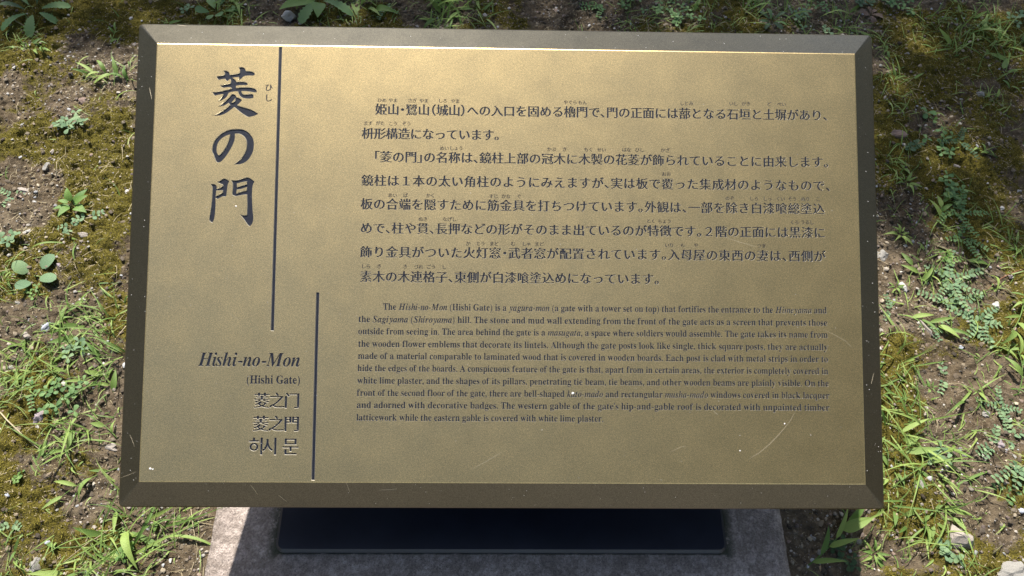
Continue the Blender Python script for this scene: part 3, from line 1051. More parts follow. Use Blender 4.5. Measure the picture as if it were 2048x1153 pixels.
def fibres(name, x, y, length, width, mat, lean, label, curl=0.0, tint=None, up=0.0, segs=1):
    """thin blades standing or lying on the ground, joined"""
    n = len(x); z = height(x, y)
    a = rng.uniform(0, 6.283, n); b_ = rng.uniform(*lean, n)
    d = np.stack([np.cos(a) * np.cos(b_), np.sin(a) * np.cos(b_), np.sin(b_)], -1)
    s_ = np.stack([-np.sin(a), np.cos(a), np.zeros(n)], -1)
    o = np.stack([x, y, z + up], -1)
    L_ = length[:, None]; w = width[:, None] / 2
    rows = []
    side = rng.uniform(-1, 1, (n, 1)) * curl
    for k in range(segs + 1):
        t = k / segs
        c = o + d * L_ * t + np.array([0, 0, -1.0]) * (L_ * curl * t * t * 0.6) + s_ * side * L_ * t * t
        rows.append((c, w * (1 - t) ** 0.7 if k < segs else 0))
    V = []; T = []
    per = 2 * segs + 1
    P = np.zeros((n, per, 3))
    for k in range(segs):
        P[:, 2 * k] = rows[k][0] + s_ * rows[k][1]; P[:, 2 * k + 1] = rows[k][0] - s_ * rows[k][1]
    P[:, 2 * segs] = rows[segs][0]
    loc = []
    for k in range(segs - 1):
        loc += [(2 * k, 2 * k + 1, 2 * k + 3), (2 * k, 2 * k + 3, 2 * k + 2)]
    loc.append((2 * segs - 2, 2 * segs - 1, 2 * segs))
    loc = np.array(loc)
    T = (loc[None] + (np.arange(n) * per)[:, None, None]).reshape(-1, 3)
    tt = rng.random(n) if tint is None else tint
    return tag(link(name, fast_mesh(name, P.reshape(-1, 3), T, mat, {'tint': np.repeat(tt, per)})), label, None, None, 'stuff')


gravel('soil_crumbs', 26000, 0.0008, 0.0048, lambda x, y: np.clip(1.1 - moss_mask(x, y) * 0.9, 0.10, 1), 'loose brown soil crumbs', np.array([(.10, .073, .045), (.145, .108, .066), (.075, .055, .034), (.20, .155, .10), (.12, .092, .062), (.25, .20, .135)]), 0.15)
mossd = lambda x, y: np.clip((moss_mask(x, y) - 0.30) * 1.8, 0.0, 1)
x, y = scatter(170000, mossd)
n = len(x)
fibres('moss', x, y, rng.uniform(0.0015, 0.0050, n), rng.uniform(0.0009, 0.0020, n), M_MOSS, (0.35, 1.5), 'low olive moss creeping over the soil', 0.3, np.clip(rng.random(n) * 0.7 + (fbm(x, y, 60, 3, 7) - 0.35) * 0.9, 0, 1))
# lying straw and rootlets
x, y = scatter(2600, lambda x, y: np.clip((fbm(x, y, 5, 3, 60) - 0.42) * 5, 0.04, 1))
n = len(x)
fibres('dry_straw', x, y, rng.uniform(0.008, 0.040, n), rng.uniform(0.0005, 0.0013, n), M_DRY, (-0.02, 0.22), 'thin dry straw and rootlets lying on the soil', 0.5, None, 0.002, 3)
x, y = scatter(14000, lambda x, y: np.clip((fbm(x, y, 6, 3, 80) - 0.38) * 4, 0.06, 1))
n = len(x)
fibres('leaf_litter', x, y, rng.uniform(0.002, 0.009, n), rng.uniform(0.0006, 0.0018, n), M_DRY, (-0.05, 0.5), 'crumbs of dead plant matter on the soil', 0.4, rng.random(n) * 0.6, 0.0008, 2)


# where green grows thickly in the photograph: (px, py, radius px)
GREEN = [(30, 560, 60), (60, 700, 110), (170, 690, 110), (215, 760, 70), (60, 760, 70), (140, 880, 90), (210, 850, 50), (280, 1090, 110), (180, 1130, 70), (20, 1130, 50), (60, 70, 70), (230, 130, 70),
         (450, 25, 120), (700, 15, 110), (900, 25, 110), (1300, 25, 140), (1450, 25, 160), (1650, 40, 130), (1960, 70, 140), (1880, 60, 90), (1770, 330, 60), (1790, 220, 40), (1775, 150, 40), (1870, 300, 80),
         (1790, 400, 60), (1880, 430, 110), (1900, 560, 90), (1980, 220, 80), (2020, 510, 60), (1800, 760, 50), (1840, 900, 120), (1900, 1100, 60), (2010, 860, 70), (1770, 1090, 60), (1790, 960, 60), (1990, 700, 60)]
GP = [(at(a, b_).x, at(a, b_).y, r * 0.00075) for a, b_, r in GREEN]


def green(x, y):
    g = np.zeros_like(x)
    for a, b_, r in GP: g = np.maximum(g, np.exp(-((x - a) ** 2 + (y - b_) ** 2) / (r * r)))
    return g * np.clip((fbm(x, y, 22, 3, 90) - 0.33) * 4, 0.05, 1)


x, y = scatter(8500, lambda x, y: np.clip(green(x, y), 0.015, 1))
n = len(x)
fibres('grass', x, y, rng.uniform(0.010, 0.060, n), rng.uniform(0.0012, 0.0034, n), M_TURF, (0.05, 1.1), 'short fine grass sprouting thinly from the moss', 0.65, None, 0.0, 4)


# ------------------------------------------------------------------ leaf shapes shared by the weeds
def leaf_mesh(name, prof, mat, rows=8, fold=0.15, droop=0.3, arch=0.0, serr=0.0, notch=0.0):
    """leaf of unit length along +x; prof(t) is its half width"""
    V = []; Fs = []
    for i in range(rows + 1):
        t = i / rows
        w = prof(t)
        if serr and 0 < i < rows: w *= 1 + serr * (1 if i % 2 else -1)
        x = t; z = arch * math.sin(t * math.pi / 2) - droop * t * t
        tip = notch * (1 if i == rows else 0)
        V += [(x - notch * 0.0, -w, z + fold * w), (x - tip, 0, z), (x, w, z + fold * w)]
    for i in range(rows):
        a = 3 * i
        Fs += [(a, a + 1, a + 4, a + 3), (a + 1, a + 2, a + 5, a + 4)]
    return mesh(name, V, Fs, mat, True)


lanc = lambda w: (lambda t: w * (math.sin(math.pi * min(1, t ** 0.62)) ** 0.85 if 0 < t < 1 else 0.03 * (1 - t)))
blade = lambda w: (lambda t: w * (0.55 + 0.45 * math.sin(math.pi * min(t * 1.4, 1))) * (1 - t ** 3.5) ** 0.8 if t < 1 else 0.0)
oval = lambda w: (lambda t: w * math.sqrt(max(0, 1 - (2 * t - 1) ** 2)))
obov = lambda w: (lambda t: w * (t ** 0.75) * math.sqrt(max(0, 1 - t ** 5)) if t < 1 else 0.25 * w)


def pool(name, mat, prof, widths, **kw):
    out = []
    for i, w in enumerate(widths):
        k = {a: (b_(i) if callable(b_) else b_) for a, b_ in kw.items()}
        out.append(leaf_mesh(name, prof(w), mat, **k))
    return out


P_BLADE = []
for i in range(9):
    P_BLADE.append(leaf_mesh('blade', blade([0.017, 0.024, 0.031][i % 3]), M_GRASS, rows=9, fold=0.5, droop=[0.35, 0.75, 1.15][i // 3], arch=[0.55, 0.75, 0.95][i // 3]))
P_GLEAF = [leaf_mesh('leaf', lanc([0.085, 0.10, 0.12, 0.14][i]), M_GRASS, rows=9, fold=0.35, droop=[0.2, 0.5, 0.8, 0.35][i], arch=[0.2, 0.35, 0.5, 0.1][i]) for i in range(4)]
P_OVAL = {k: [leaf_mesh('leaf', oval(w), m, rows=6, fold=0.15, droop=0.12, arch=0.1) for w in (0.26, 0.31)] for k, m in (('grey', M_LEAFG), ('green', M_LEAF), ('bright', M_LEAFY), ('dark', M_LEAFD))}
P_ROUND = {k: [leaf_mesh('leaf', obov(w), m, rows=7, fold=0.12, droop=0.15, arch=0.12, notch=n_) for w, n_ in ((0.42, 0.08), (0.48, 0.0))] for k, m in (('grey', M_LEAFG), ('green', M_LEAF), ('bright', M_LEAFY), ('dark', M_LEAFD))}
P_BROAD = {k: [leaf_mesh('leaf', lanc(w), m, rows=9, fold=0.25, droop=d, arch=0.15) for w, d in ((0.24, 0.2), (0.28, 0.4))] for k, m in (('grey', M_LEAFG), ('green', M_LEAF), ('bright', M_LEAFY), ('dark', M_LEAFD))}
P_JAG = [leaf_mesh('leaf', obov(0.22), m, rows=16, fold=0.3, droop=0.35, arch=0.15, serr=0.16) for m in (M_LEAF, M_LEAFD)]
STEMS = {}


def stem_mesh(name, pts, r, mat):
    V = []; Fs = []
    for i, p in enumerate(pts):
        a = Vector(pts[max(0, i - 1)]); c_ = Vector(pts[min(len(pts) - 1, i + 1)])
        t = (c_ - a).normalized(); s_ = t.cross(Vector((0, 0, 1)))
        if s_.length < 1e-3: s_ = Vector((1, 0, 0))
        s_.normalize(); u = s_.cross(t)
        rr = r * (1 - 0.5 * i / (len(pts) - 1))
        for k in range(4):
            an = k * math.pi / 2
            V.append(tuple(Vector(p) + s_ * rr * math.cos(an) + u * rr * math.sin(an)))
    for i in range(len(pts) - 1):
        for k in range(4):
            k2 = (k + 1) % 4
            Fs.append((4 * i + k, 4 * i + k2, 4 * i + 4 + k2, 4 * i + 4 + k))
    Fs.append((0, 3, 2, 1))
    return mesh(name, V, Fs, mat, True)


R = random.random
U = random.uniform


def base(px, py):
    p = at(px, py); return Vector((p.x, p.y, gz(p.x, p.y) - 0.001))


def tuft(px, py, size, n_, label, spread=1.0, name='grass_tuft', aim=None, group=None):
    """a grass tuft: blades from one root"""
    b_ = base(px, py); L_ = size * 0.00074; n_ = int(n_ * 1.6)
    t = empty(name, b_, 0, label, 'grass', group)
    for i in range(n_):
        a = U(0, 6.283) if aim is None else aim + random.gauss(0, 0.9)
        broad = R() < 0.28
        me = random.choice(P_GLEAF if broad else P_BLADE)
        l = L_ * U(0.35, 1.0) * (0.55 if broad else 1)
        off = (0.5 * R() ** 0.8) * L_ * spread * (1.0 if n_ > 7 else 0.4); oa = U(0, 6.28)
        link('blade', me, t, (off * math.cos(oa), off * math.sin(oa), 0), (U(-0.6, 0.6), U(-0.6, 0.2), a), (l, l * U(0.45, 1.05), l * U(0.15, 0.75)))
    return t


def sprig(px, py, size, n_, label, heading_, bend=0.3, pool_=None, w=1.0, lift=0.25, stem_mat=None, name='grass_sprig', leafk=0.42):
    """a creeping grass stem with lance-shaped leaves on both sides"""
    b_ = base(px, py); L_ = size * 0.00074
    t = empty(name, b_, 0, label, 'grass' if name.startswith('grass') else 'weed')
    pts = []
    a = heading_; p = Vector((0, 0, 0.001))
    for i in range(8):
        pts.append(tuple(p))
        a += bend / 7
        p = p + Vector((math.cos(a), math.sin(a), lift * (1 - i / 4.0))) * (L_ / 7)
        p.z = max(p.z, 0.002)
    link('stem', stem_mesh('stem', pts, 0.0011 * w, stem_mat or M_GRASS), t)
    for i in range(n_):
        f = (i + 0.6) / n_ * 7; k = min(int(f), 6); q = Vector(pts[k]).lerp(Vector(pts[k + 1]), f - k)
        side = 1 if i % 2 else -1
        l = L_ * leafk * U(0.75, 1.2)
        ang = heading_ + bend * f / 7 + side * U(0.35, 1.0)
        if i == n_ - 1: ang = heading_ + bend
        link('leaf', random.choice(pool_ or P_GLEAF), t, q, (U(-0.4, 0.4), U(-0.5, -0.05), ang), (l, l * U(0.8, 1.25), l))
    return t


def rosette(px, py, size, n_, label, pl_, name='broad_leaved_weed', tilt=(-0.6, -0.1), petiole=0.1, rings_=1):
    b_ = base(px, py); L_ = size * 0.00074
    t = empty(name, b_, 0, label, 'weed')
    a0 = U(0, 6)
    pts = [(0, 0, 0), (0.0005, 0, L_ * 0.12), (0, 0.0005, L_ * 0.25)]
    link('stem', stem_mesh('stem', pts, 0.0011, M_STEM), t)
    for i in range(n_):
        a = a0 + i * 2.4 if rings_ > 1 else a0 + i * 6.283 / n_ + U(-0.2, 0.2)
        l = L_ * 0.5 * U(0.8, 1.2) * (1 - 0.45 * (i / n_) * (rings_ > 1))
        rr = L_ * petiole * U(0.5, 1.2)
        link('leaf', random.choice(pl_), t, (rr * math.cos(a), rr * math.sin(a), L_ * (0.08 + 0.18 * i / n_ * (rings_ > 1))), (U(-0.25, 0.25), U(*tilt), a), (l, l * U(0.85, 1.15), l))
    return t


def spray(px, py, size, stems, label, color='grey', leaf=12, name='leaflet_weed', red=False, aim=None, arc=6.283):
    """a low weed: creeping stems with pairs of small oval leaflets (leaf = leaflet length in px)"""
    b_ = base(px, py); L_ = size * 0.00074; ll = leaf * 0.00074
    t = empty(name, b_, 0, label, 'weed')
    a0 = aim if aim is not None else U(0, 6.283)
    for s_ in range(stems):
        a = a0 + (s_ + U(-0.3, 0.3)) * arc / max(1, stems) - (arc / 2 if arc < 6 else 0)
        l = L_ * U(0.65, 1.1)
        bend = U(-0.7, 0.7); p = Vector((0, 0, 0.002)); pts = []; aa = a
        n_ = max(3, int(l / (ll * 0.62)))
        for i in range(n_ + 1):
            pts.append(tuple(p)); aa += bend / n_
            p = p + Vector((math.cos(aa), math.sin(aa), 0.35 * (0.6 - i / n_))) * (l / n_)
            p.z = max(p.z, 0.003)
        link('stem', stem_mesh('stem', pts, 0.0006, M_STEMR if red else M_STEM), t)
        for i in range(1, n_ + 1):
            q = Vector(pts[i]); h = math.atan2(pts[i][1] - pts[i - 1][1], pts[i][0] - pts[i - 1][0])
            for sd in (-1, 1):
                k = ll * U(0.75, 1.15) * (1 - 0.35 * i / n_)
                link('leaf', random.choice(P_OVAL[color]), t, q + Vector((0, 0, 0.0006)), (U(-0.3, 0.3), U(-0.45, 0.0), h + sd * U(0.9, 1.35)), (k, k, k))
    return t


def clover(px, py, size, n_, label, color='green', leaf=13, name='clover'):
    b_ = base(px, py); L_ = size * 0.00074; ll = leaf * 0.00074
    t = empty(name, b_, 0, label, 'weed')
    for i in range(n_):
        a = U(0, 6.283); rr = L_ * 0.5 * math.sqrt(R()); h = U(0.2, 0.45) * L_ * 0.4 + 0.004
        top = Vector((rr * math.cos(a), rr * math.sin(a), h))
        link('stem', stem_mesh('stem', [(0, 0, 0), tuple(top * 0.6 + Vector((0, 0, h * 0.3))), tuple(top)], 0.0005, M_STEM), t)
        s0 = U(0, 6.283); tx, ty = U(-0.35, 0.35), U(-0.35, 0.1)
        for k in range(3):
            z_ = s0 + k * 2.094
            s1 = ll * U(0.85, 1.1)
            link('leaf', random.choice(P_ROUND[color]), t, top, (tx, ty, z_), (s1, s1, s1))
    return t


PI = math.pi
# ---- left of the sign
rosette(70, 25, 150, 7, 'dark jagged weed in the far upper left corner', P_JAG, tilt=(-0.5, 0.0), petiole=0.15)
sprig(12, 95, 110, 6, 'grass sprig under the jagged weed at the upper left', 0.1, -0.4)
sprig(70, 82, 70, 4, 'short broad-bladed sprig beside the upper left jagged weed', -0.9, 0.3)
sprig(265, 165, 130, 8, 'leafy grass sprig reaching left from the upper left sign corner', 2.7, 0.5, w=0.9)
sprig(215, 85, 60, 5, 'small upright sprig above the leafy grass beside the upper left corner', 1.2, 0.5)
tuft(190, 150, 75, 5, 'single curved blades near the upper left corner of the sign', aim=3.3)
clover(148, 250, 75, 11, 'compact ball of pale clover on open moss at the upper left', 'grey', 16)
tuft(160, 225, 40, 4, 'few thin blades growing out of the compact clover ball')
rosette(155, 425, 92, 7, 'bright broad-leaved seedling left of the sign', P_BROAD['bright'], rings_=2, tilt=(-0.7, -0.2), petiole=0.12)
spray(187, 447, 34, 2, 'tiny grey sprout just right of the bright seedling', 'grey', 17)
spray(150, 466, 30, 3, 'tiny grey sprout just below the bright seedling', 'grey', 13)
tuft(165, 500, 85, 7, 'thin grass blades below the bright seedling', aim=-0.9)
rosette(82, 562, 84, 4, 'seedling with four round grey-green leaves', [leaf_mesh('leaf', oval(0.36), M_LEAFG, rows=9, fold=0.2, droop=0.12, arch=0.12), leaf_mesh('leaf', oval(0.33), M_LEAFG, rows=9, fold=-0.15, droop=0.2, arch=0.2)], petiole=0.22, tilt=(-0.5, -0.1))
clover(30, 500, 50, 4, 'faint grey sprout near the left photo edge above the round-leaved seedling', 'grey', 17)
spray(30, 395, 38, 3, 'small grey sprout at the left edge beside the flat grey rock', 'grey', 12)
tuft(8, 560, 85, 11, 'dense grass tuft on the left photo edge beside the round seedling', aim=0.0)
tuft(20, 590, 75, 8, 'second grass tuft on the left edge, under the dense one')
sprig(120, 660, 80, 6, 'fresh sprig standing below the round-leaved seedling', 1.3, -0.5)
clover(78, 592, 40, 5, 'tiny bright clover under the round-leaved seedling', 'bright', 9)
tuft(205, 640, 95, 12, 'grass tuft touching the left side of the frame, upper one', aim=2.6)
tuft(160, 680, 120, 14, 'broad grass tuft above the grey-violet stone on the left')
tuft(225, 715, 100, 16, 'bright grass tuft hard against the left frame edge', aim=2.9)
tuft(60, 700, 120, 12, 'loose grass tuft half way between the frame and left edge')
tuft(110, 745, 110, 14, 'grass tuft directly above the violet stone')
tuft(35, 770, 100, 12, 'grass tuft near the left edge beside the violet stone')
tuft(190, 765, 90, 12, 'dense grass tuft right of the violet stone')
sprig(230, 790, 100, 7, 'bright leafy sprig low on the left frame edge', 2.0, 0.6)
clover(140, 800, 95, 15, 'clover patch growing over the violet stone', 'green', 14)
spray(70, 790, 45, 3, 'leaflet sprout just left of the violet stone', 'green', 12)
clover(165, 715, 60, 7, 'grey clover tangled in the grass left of the sign', 'grey', 14)
tuft(150, 860, 105, 12, 'grass tuft below the clover patch on the left', aim=-2.4)
tuft(105, 890, 110, 8, 'sparse long blades lower left, pointing down', aim=-2.1)
sprig(238, 880, 75, 3, 'two-leaved sprig beside the lower left frame', 2.3, 0.4)
sprig(235, 935, 125, 4, 'long-leaved sprig left of the lower left frame corner', 3.5, 0.4, leafk=0.36)
clover(38, 960, 32, 6, 'tiny bright sprout by the lower left edge', 'bright', 9)
spray(22, 1046, 30, 2, 'tiny blue-grey sprout low on the left edge', 'grey', 13)
tuft(105, 1075, 90, 4, 'few long blades standing in bare soil lower left', aim=-1.4)
tuft(265, 1085, 150, 24, 'large grass tuft below the lower left frame corner')
tuft(190, 1125, 120, 14, 'grass tuft cut by the bottom edge, left part')
tuft(320, 1070, 95, 10, 'grass tuft between the frame corner and the slab', aim=0.2)
clover(262, 1108, 40, 6, 'clover sprout inside the large lower left tuft', 'bright', 11)
tuft(8, 1130, 70, 8, 'grass tuft in the lower left corner')
sprig(215, 1010, 100, 2, 'thin blade pair arching below the lower left corner', -0.4, -0.7, leafk=0.7)
tuft(70, 1000, 80, 3, 'three stray blades on the bare lower left soil', aim=-0.8)
# ---- strip above the sign
sprig(330, 35, 90, 4, 'upright sprig above the upper left frame corner', -1.1, 0.3)
clover(375, 22, 45, 3, 'pale sprout above the frame, near its left end', 'grey', 14)
rosette(430, 18, 85, 6, 'rounded-leaf weed above the left end of the frame', P_ROUND['green'], petiole=0.2)
tuft(470, 10, 120, 16, 'tangled grass above the left end of the frame')
rosette(640, 8, 190, 8, 'large lobed leaf rosette beside the white rock', P_JAG[:1] + P_BROAD['bright'][:1] + P_JAG[:1], petiole=0.08, tilt=(-0.35, 0.05))
sprig(700, -10, 110, 4, 'long thin blades right of the lobed rosette', -0.9, 0.5, leafk=0.7)
spray(770, 15, 50, 3, 'grey leaflet weed right of the lobed rosette', 'grey', 12)
tuft(915, 22, 165, 38, 'largest grass tuft above the top of the frame')
tuft(880, 40, 110, 14, 'low grass at the foot of the largest top tuft')
tuft(985, 5, 120, 7, 'drooping blades right of the largest top tuft', aim=-1.2)
clover(1160, 8, 70, 8, 'round-leaved clover at the top edge, centre right', 'green', 15)
spray(1210, 22, 70, 3, 'feathery leaflet weed above the frame, centre right', 'green', 15, aim=3.6, arc=1.0)
clover(1265, 20, 75, 10, 'clover above the frame next to the feathery weed', 'green', 13)
clover(1330, 20, 120, 20, 'thick clover patch above the frame', 'green', 14)
clover(1370, 45, 90, 12, 'clover clump touching the frame top', 'green', 14)
tuft(1400, 15, 110, 12, 'grass rising through the thick clover patch')
tuft(1500, 25, 120, 14, 'arching grass above the right half of the frame')
tuft(1570, 30, 110, 12, 'second arching grass above the right half of the frame')
rosette(1540, 50, 80, 7, 'jagged grey-green weed touching the frame top', P_JAG, petiole=0.1)
clover(1605, 40, 80, 11, 'clover between arching grasses above the frame', 'grey', 14)
clover(1640, 10, 110, 14, 'clover patch near the top right of the frame', 'green', 12)
tuft(1700, 45, 130, 18, 'grass tuft above the upper right frame corner')
clover(1655, 62, 36, 3, 'pale sprout touching the frame near its upper right', 'grey', 15)
clover(1725, 12, 50, 6, 'dark clover beside the withered leaves', 'dark', 16)
rosette(1742, 28, 55, 6, 'withered brown leaf cluster at the top right', [leaf_mesh('leaf', obov(0.4), M_DRYL, rows=6, fold=0.3, droop=0.3, arch=0.1, serr=0.15)], petiole=0.1)
clover(1800, 8, 110, 16, 'broad patch of clover along the top edge, right of the withered leaves', 'green', 15)
# ---- right of the sign
tuft(1955, 50, 170, 26, 'large grass tuft in the upper right corner')
tuft(2010, 85, 140, 20, 'grass tuft on the upper right photo edge')
tuft(1900, 95, 120, 14, 'drooping grass left of the large upper right tuft')
clover(2035, 45, 60, 6, 'rounded leaves at the upper right photo edge', 'grey', 18)
tuft(1770, 110, 80, 12, 'grass tuft beside the upper right frame corner')
tuft(1785, 165, 80, 10, 'small grass tuft a little below the upper right corner')
tuft(1765, 170, 80, 8, 'blades close along the right frame edge, upper', aim=-1.5)
tuft(1780, 215, 70, 8, 'fine blades hugging the right frame edge')
tuft(1990, 210, 60, 14, 'low leafy tuft beside the pale rock')
tuft(2010, 145, 120, 8, 'sparse arching blades under the upper right tufts', aim=-0.2)
clover(1841, 243, 26, 1, 'single three-part leaf on dark soil', 'green', 26)
clover(1863, 254, 20, 1, 'small bright three-part leaf beside the larger one', 'bright', 15)
sprig(1990, 320, 70, 5, 'thin star-shaped grass on the upper right moss', 2.6, 0.3)
clover(1875, 300, 85, 10, 'green clover patch under the single leaves', 'green', 16)
spray(1905, 300, 60, 3, 'grey leaflet weed right of the clover patch', 'dark', 12)
tuft(1775, 330, 85, 14, 'grass tuft along the right frame edge at clover height')
rosette(1805, 375, 70, 9, 'star-like bright weed near the right frame edge', P_GLEAF, rings_=2)
clover(1812, 305, 40, 4, 'clover sprout between frame and clover patch', 'dark', 16)
clover(1885, 390, 90, 12, 'clover clump at the middle of the right margin', 'green', 15)
spray(1910, 430, 80, 5, 'leaflet weed in the middle of the right margin', 'green', 13)
sprig(1875, 455, 90, 6, 'broad-bladed sprig right of the frame', 1.4, -0.4, w=1.2, leafk=0.5)
tuft(1845, 490, 70, 6, 'blades beside the lichened rock', aim=-2.2)
rosette(1800, 470, 60, 8, 'bright spiky seedling near the lichened rock', P_GLEAF, rings_=2)
tuft(1955, 425, 55, 5, 'short upright blades right of the leaflet weed', aim=1.1)
spray(1925, 480, 60, 4, 'leaflet weed above the long runner', 'green', 13)
sprig(1865, 485, 290, 5, 'long grass runner crossing the right margin', -0.45, -0.7, w=1.9, lift=0.06, stem_mat=M_STEM, name='grass_runner', leafk=0.16)
sprig(2045, 540, 120, 2, 'thin red stalk joining the long runner', 3.4, 0.4, stem_mat=M_STEMR, lift=0.1, name='red_stalk', leafk=0.1)
tuft(2025, 500, 80, 12, 'bright tuft on the right photo edge above the grey stone')
tuft(2005, 440, 90, 8, 'arching blades above the bright right-edge tuft', aim=0.3)
spray(1905, 560, 90, 6, 'large pale leaflet weed right of the frame', 'grey', 15)
spray(1925, 610, 95, 6, 'broad pale leaflet weed under the long runner', 'grey', 15)
spray(1965, 645, 90, 5, 'pale leaflet weed beside the white quartz stone', 'grey', 15)
spray(1890, 530, 45, 3, 'bright young leaflet weed above the large pale one', 'bright', 12, aim=1.2, arc=2.0)
rosette(1795, 570, 50, 7, 'small bright sprout beside the white chip', P_GLEAF, rings_=2)
spray(1785, 620, 38, 2, 'small grey leaflet sprout near the right frame', 'grey', 11)
sprig(1850, 570, 70, 3, 'curved lone blade right of the white chip', 1.4, 0.7, leafk=0.7)
sprig(1800, 625, 120, 6, 'creeping blades along the mossy patch near the frame', -0.2, -0.3, lift=0.1)
spray(1870, 660, 34, 3, 'grey sprout right of the creeping blades', 'grey', 12)
tuft(1775, 665, 90, 6, 'long blades leaning to the right frame edge', aim=3.6)
sprig(2045, 600, 110, 5, 'lance-leaved stem at the right photo edge', -2.0, -0.3, w=1.3)
sprig(1995, 690, 90, 5, 'lance-leaved sprig right of the blue chip', -0.3, -0.6)
tuft(1960, 640, 90, 4, 'pale blades lying over the pale leaflet weed', aim=2.8)
tuft(1795, 735, 110, 12, 'grass tuft beside the right frame, above the corner')
spray(1892, 755, 40, 2, 'blue-grey leaflet sprout on bare moss', 'grey', 14)
rosette(1862, 776, 45, 6, 'small narrow-leaved sprout right of the frame', P_GLEAF, rings_=2)
tuft(1770, 790, 90, 8, 'bright blades emerging from beneath the right frame edge', aim=-0.9)
tuft(1950, 790, 110, 5, 'arching blades above the grey stone, lower right', aim=2.9)
tuft(1955, 800, 90, 4, 'drooping blades beside the grey stone, lower right', aim=-1.1)
spray(1995, 815, 45, 4, 'leaflet weed right of the lower right grey stone', 'grey', 11)
sprig(2035, 790, 110, 4, 'upright blades at the lower right photo edge', 1.0, 0.5, leafk=0.6)
spray(2015, 875, 55, 4, 'pale leaflet weed beside the purplish stone', 'grey', 17)
spray(2030, 930, 75, 5, 'column of pale leaflets on the lower right edge', 'grey', 17, aim=-1.5, arc=2.2)
spray(1975, 895, 45, 3, 'leaflet weed left of the purplish stone', 'grey', 14)
spray(2035, 975, 50, 4, 'lowest pale leaflet weed on the right edge', 'green', 15)
tuft(1835, 905, 150, 24, 'sprawling grass tuft right of the lower right corner')
tuft(1790, 900, 110, 16, 'bright grass tuft touching the lower right frame side')
tuft(1800, 985, 120, 16, 'grass tuft around the lower right frame corner')
tuft(1900, 950, 120, 6, 'long lying blades right of the sprawling tuft', aim=-0.4)
clover(1875, 915, 50, 5, 'grey clover in the sprawling tuft', 'grey', 16)
tuft(1870, 1000, 130, 10, 'long blades reaching down to the large pale rock', aim=-1.3)
tuft(1790, 1045, 90, 8, 'blades below the lower right frame corner', aim=-1.8)
tuft(1865, 1075, 110, 8, 'thin blades left of the large pale rock', aim=-2.0)
sprig(1610, 1135, 140, 6, 'dark leafy sprig in the shade right of the slab', 0.55, 0.3, lift=0.2)
clover(1690, 1115, 60, 8, 'clover in the shade right of the slab', 'dark', 14)
rosette(1750, 1105, 65, 9, 'bright feathery sprout below the lower right corner', P_GLEAF, rings_=2)
clover(1898, 1113, 34, 4, 'pale clover below the large pale rock', 'grey', 14)
clover(1880, 1092, 24, 2, 'pale round leaves at the foot of the large rock', 'grey', 15)
tuft(1935, 1140, 60, 12, 'bright grass tuft on the bottom edge, right')
tuft(1720, 1120, 70, 5, 'thin blades at the edge of the shade right of the slab', aim=0.0)
tuft(400, 1050, 60, 4, 'few blades beside the slab on the left')


# ------------------------------------------------------------------ stones
def stone(px, py, w, h, kind, label, name='stone', cat='stone', flat=0.55, sub=2, rz=None, sink=0.5):
    b_ = base(px, py); w *= 0.85; h *= 0.85
    import bmesh
    bm = bmesh.new()
    bmesh.ops.create_icosphere(bm, subdivisions=sub + 1, radius=1.0)
    sd = U(0, 50)
    cuts = []
    for _ in range(11):
        n_ = Vector((U(-1, 1), U(-1, 1), U(-0.6, 1))).normalized(); cuts.append((n_, U(0.48, 0.78)))
    for v in bm.verts:
        p = v.co.copy()
        for n_, d in cuts:
            k = p.dot(n_)
            if k > d: p -= n_ * (k - d) * 0.9
        nz = float(fbm(np.array([p.x * 1.0 + sd]), np.array([p.y + p.z * 0.7 + sd]), 2.3, 3)[0]) - 0.5
        p *= 1 + nz * 0.75
        v.co = p
    m = bpy.data.meshes.new(name)
    bm.to_mesh(m); bm.free()
    m.materials.append(SM[kind])
    a = w * 0.00072 / 2; c_ = h * 0.00078 / 2; t = min(a, c_) * flat * 1.5
    o = link(name, m, None, (b_.x, b_.y, b_.z + t * (0.55 - sink)), (U(-0.15, 0.15), U(-0.15, 0.15), U(-0.5, 0.5) if rz is None else rz), (a * 1.1, c_ * 1.1, t))
    return tag(o, label, cat)


stone(97, 340, 27, 30, 'grey', 'egg-shaped grey stone on open soil, upper left')
stone(55, 386, 56, 26, 'pale', 'wide flat pale rock near the left edge', flat=0.5)
stone(62, 472, 27, 22, 'white', 'squarish light stone above the round-leaved seedling')
stone(175, 481, 36, 14, 'pale', 'flat pale stone under the bright seedling', rz=-0.2)
stone(127, 540, 17, 15, 'purple', 'small mauve stone right of the round-leaved seedling')
stone(168, 604, 34, 17, 'white', 'long flat white stone in gravel left of the sign', rz=0.15)
stone(95, 662, 28, 32, 'blue', 'bluish white stone among grass left of the sign')
stone(60, 675, 26, 22, 'pale', 'pale stone left of the bluish white one')
stone(42, 610, 20, 12, 'grey', 'small grey stone near the left edge amid gravel')
stone(85, 840, 36, 40, 'purple', 'violet-grey stone half under clover')
stone(78, 858, 14, 12, 'white', 'small white stone touching the violet-grey stone')
stone(117, 864, 13, 11, 'brown', 'little brown stone right of the violet-grey stone')
stone(225, 898, 44, 24, 'pale', 'pale rock beside the lower left frame edge')
stone(112, 236, 22, 16, 'brown', 'reddish stone at the foot of the clover ball')
stone(172, 207, 40, 26, 'brown', 'flat reddish rock above the clover ball', flat=0.35, sink=0.4)
stone(105, 305, 16, 20, 'pale', 'pale chip above the egg-shaped stone')
stone(73, 408, 16, 10, 'white', 'white chip under the wide flat rock')
stone(144, 151, 10, 9, 'white', 'bright white chip near the upper left sprigs')
stone(254, 385, 16, 24, 'white', 'white stone touching the left frame edge')
stone(222, 452, 10, 16, 'white', 'thin white chip beside the left frame edge')
stone(50, 258, 10, 10, 'white', 'white pebble left of the clover ball')
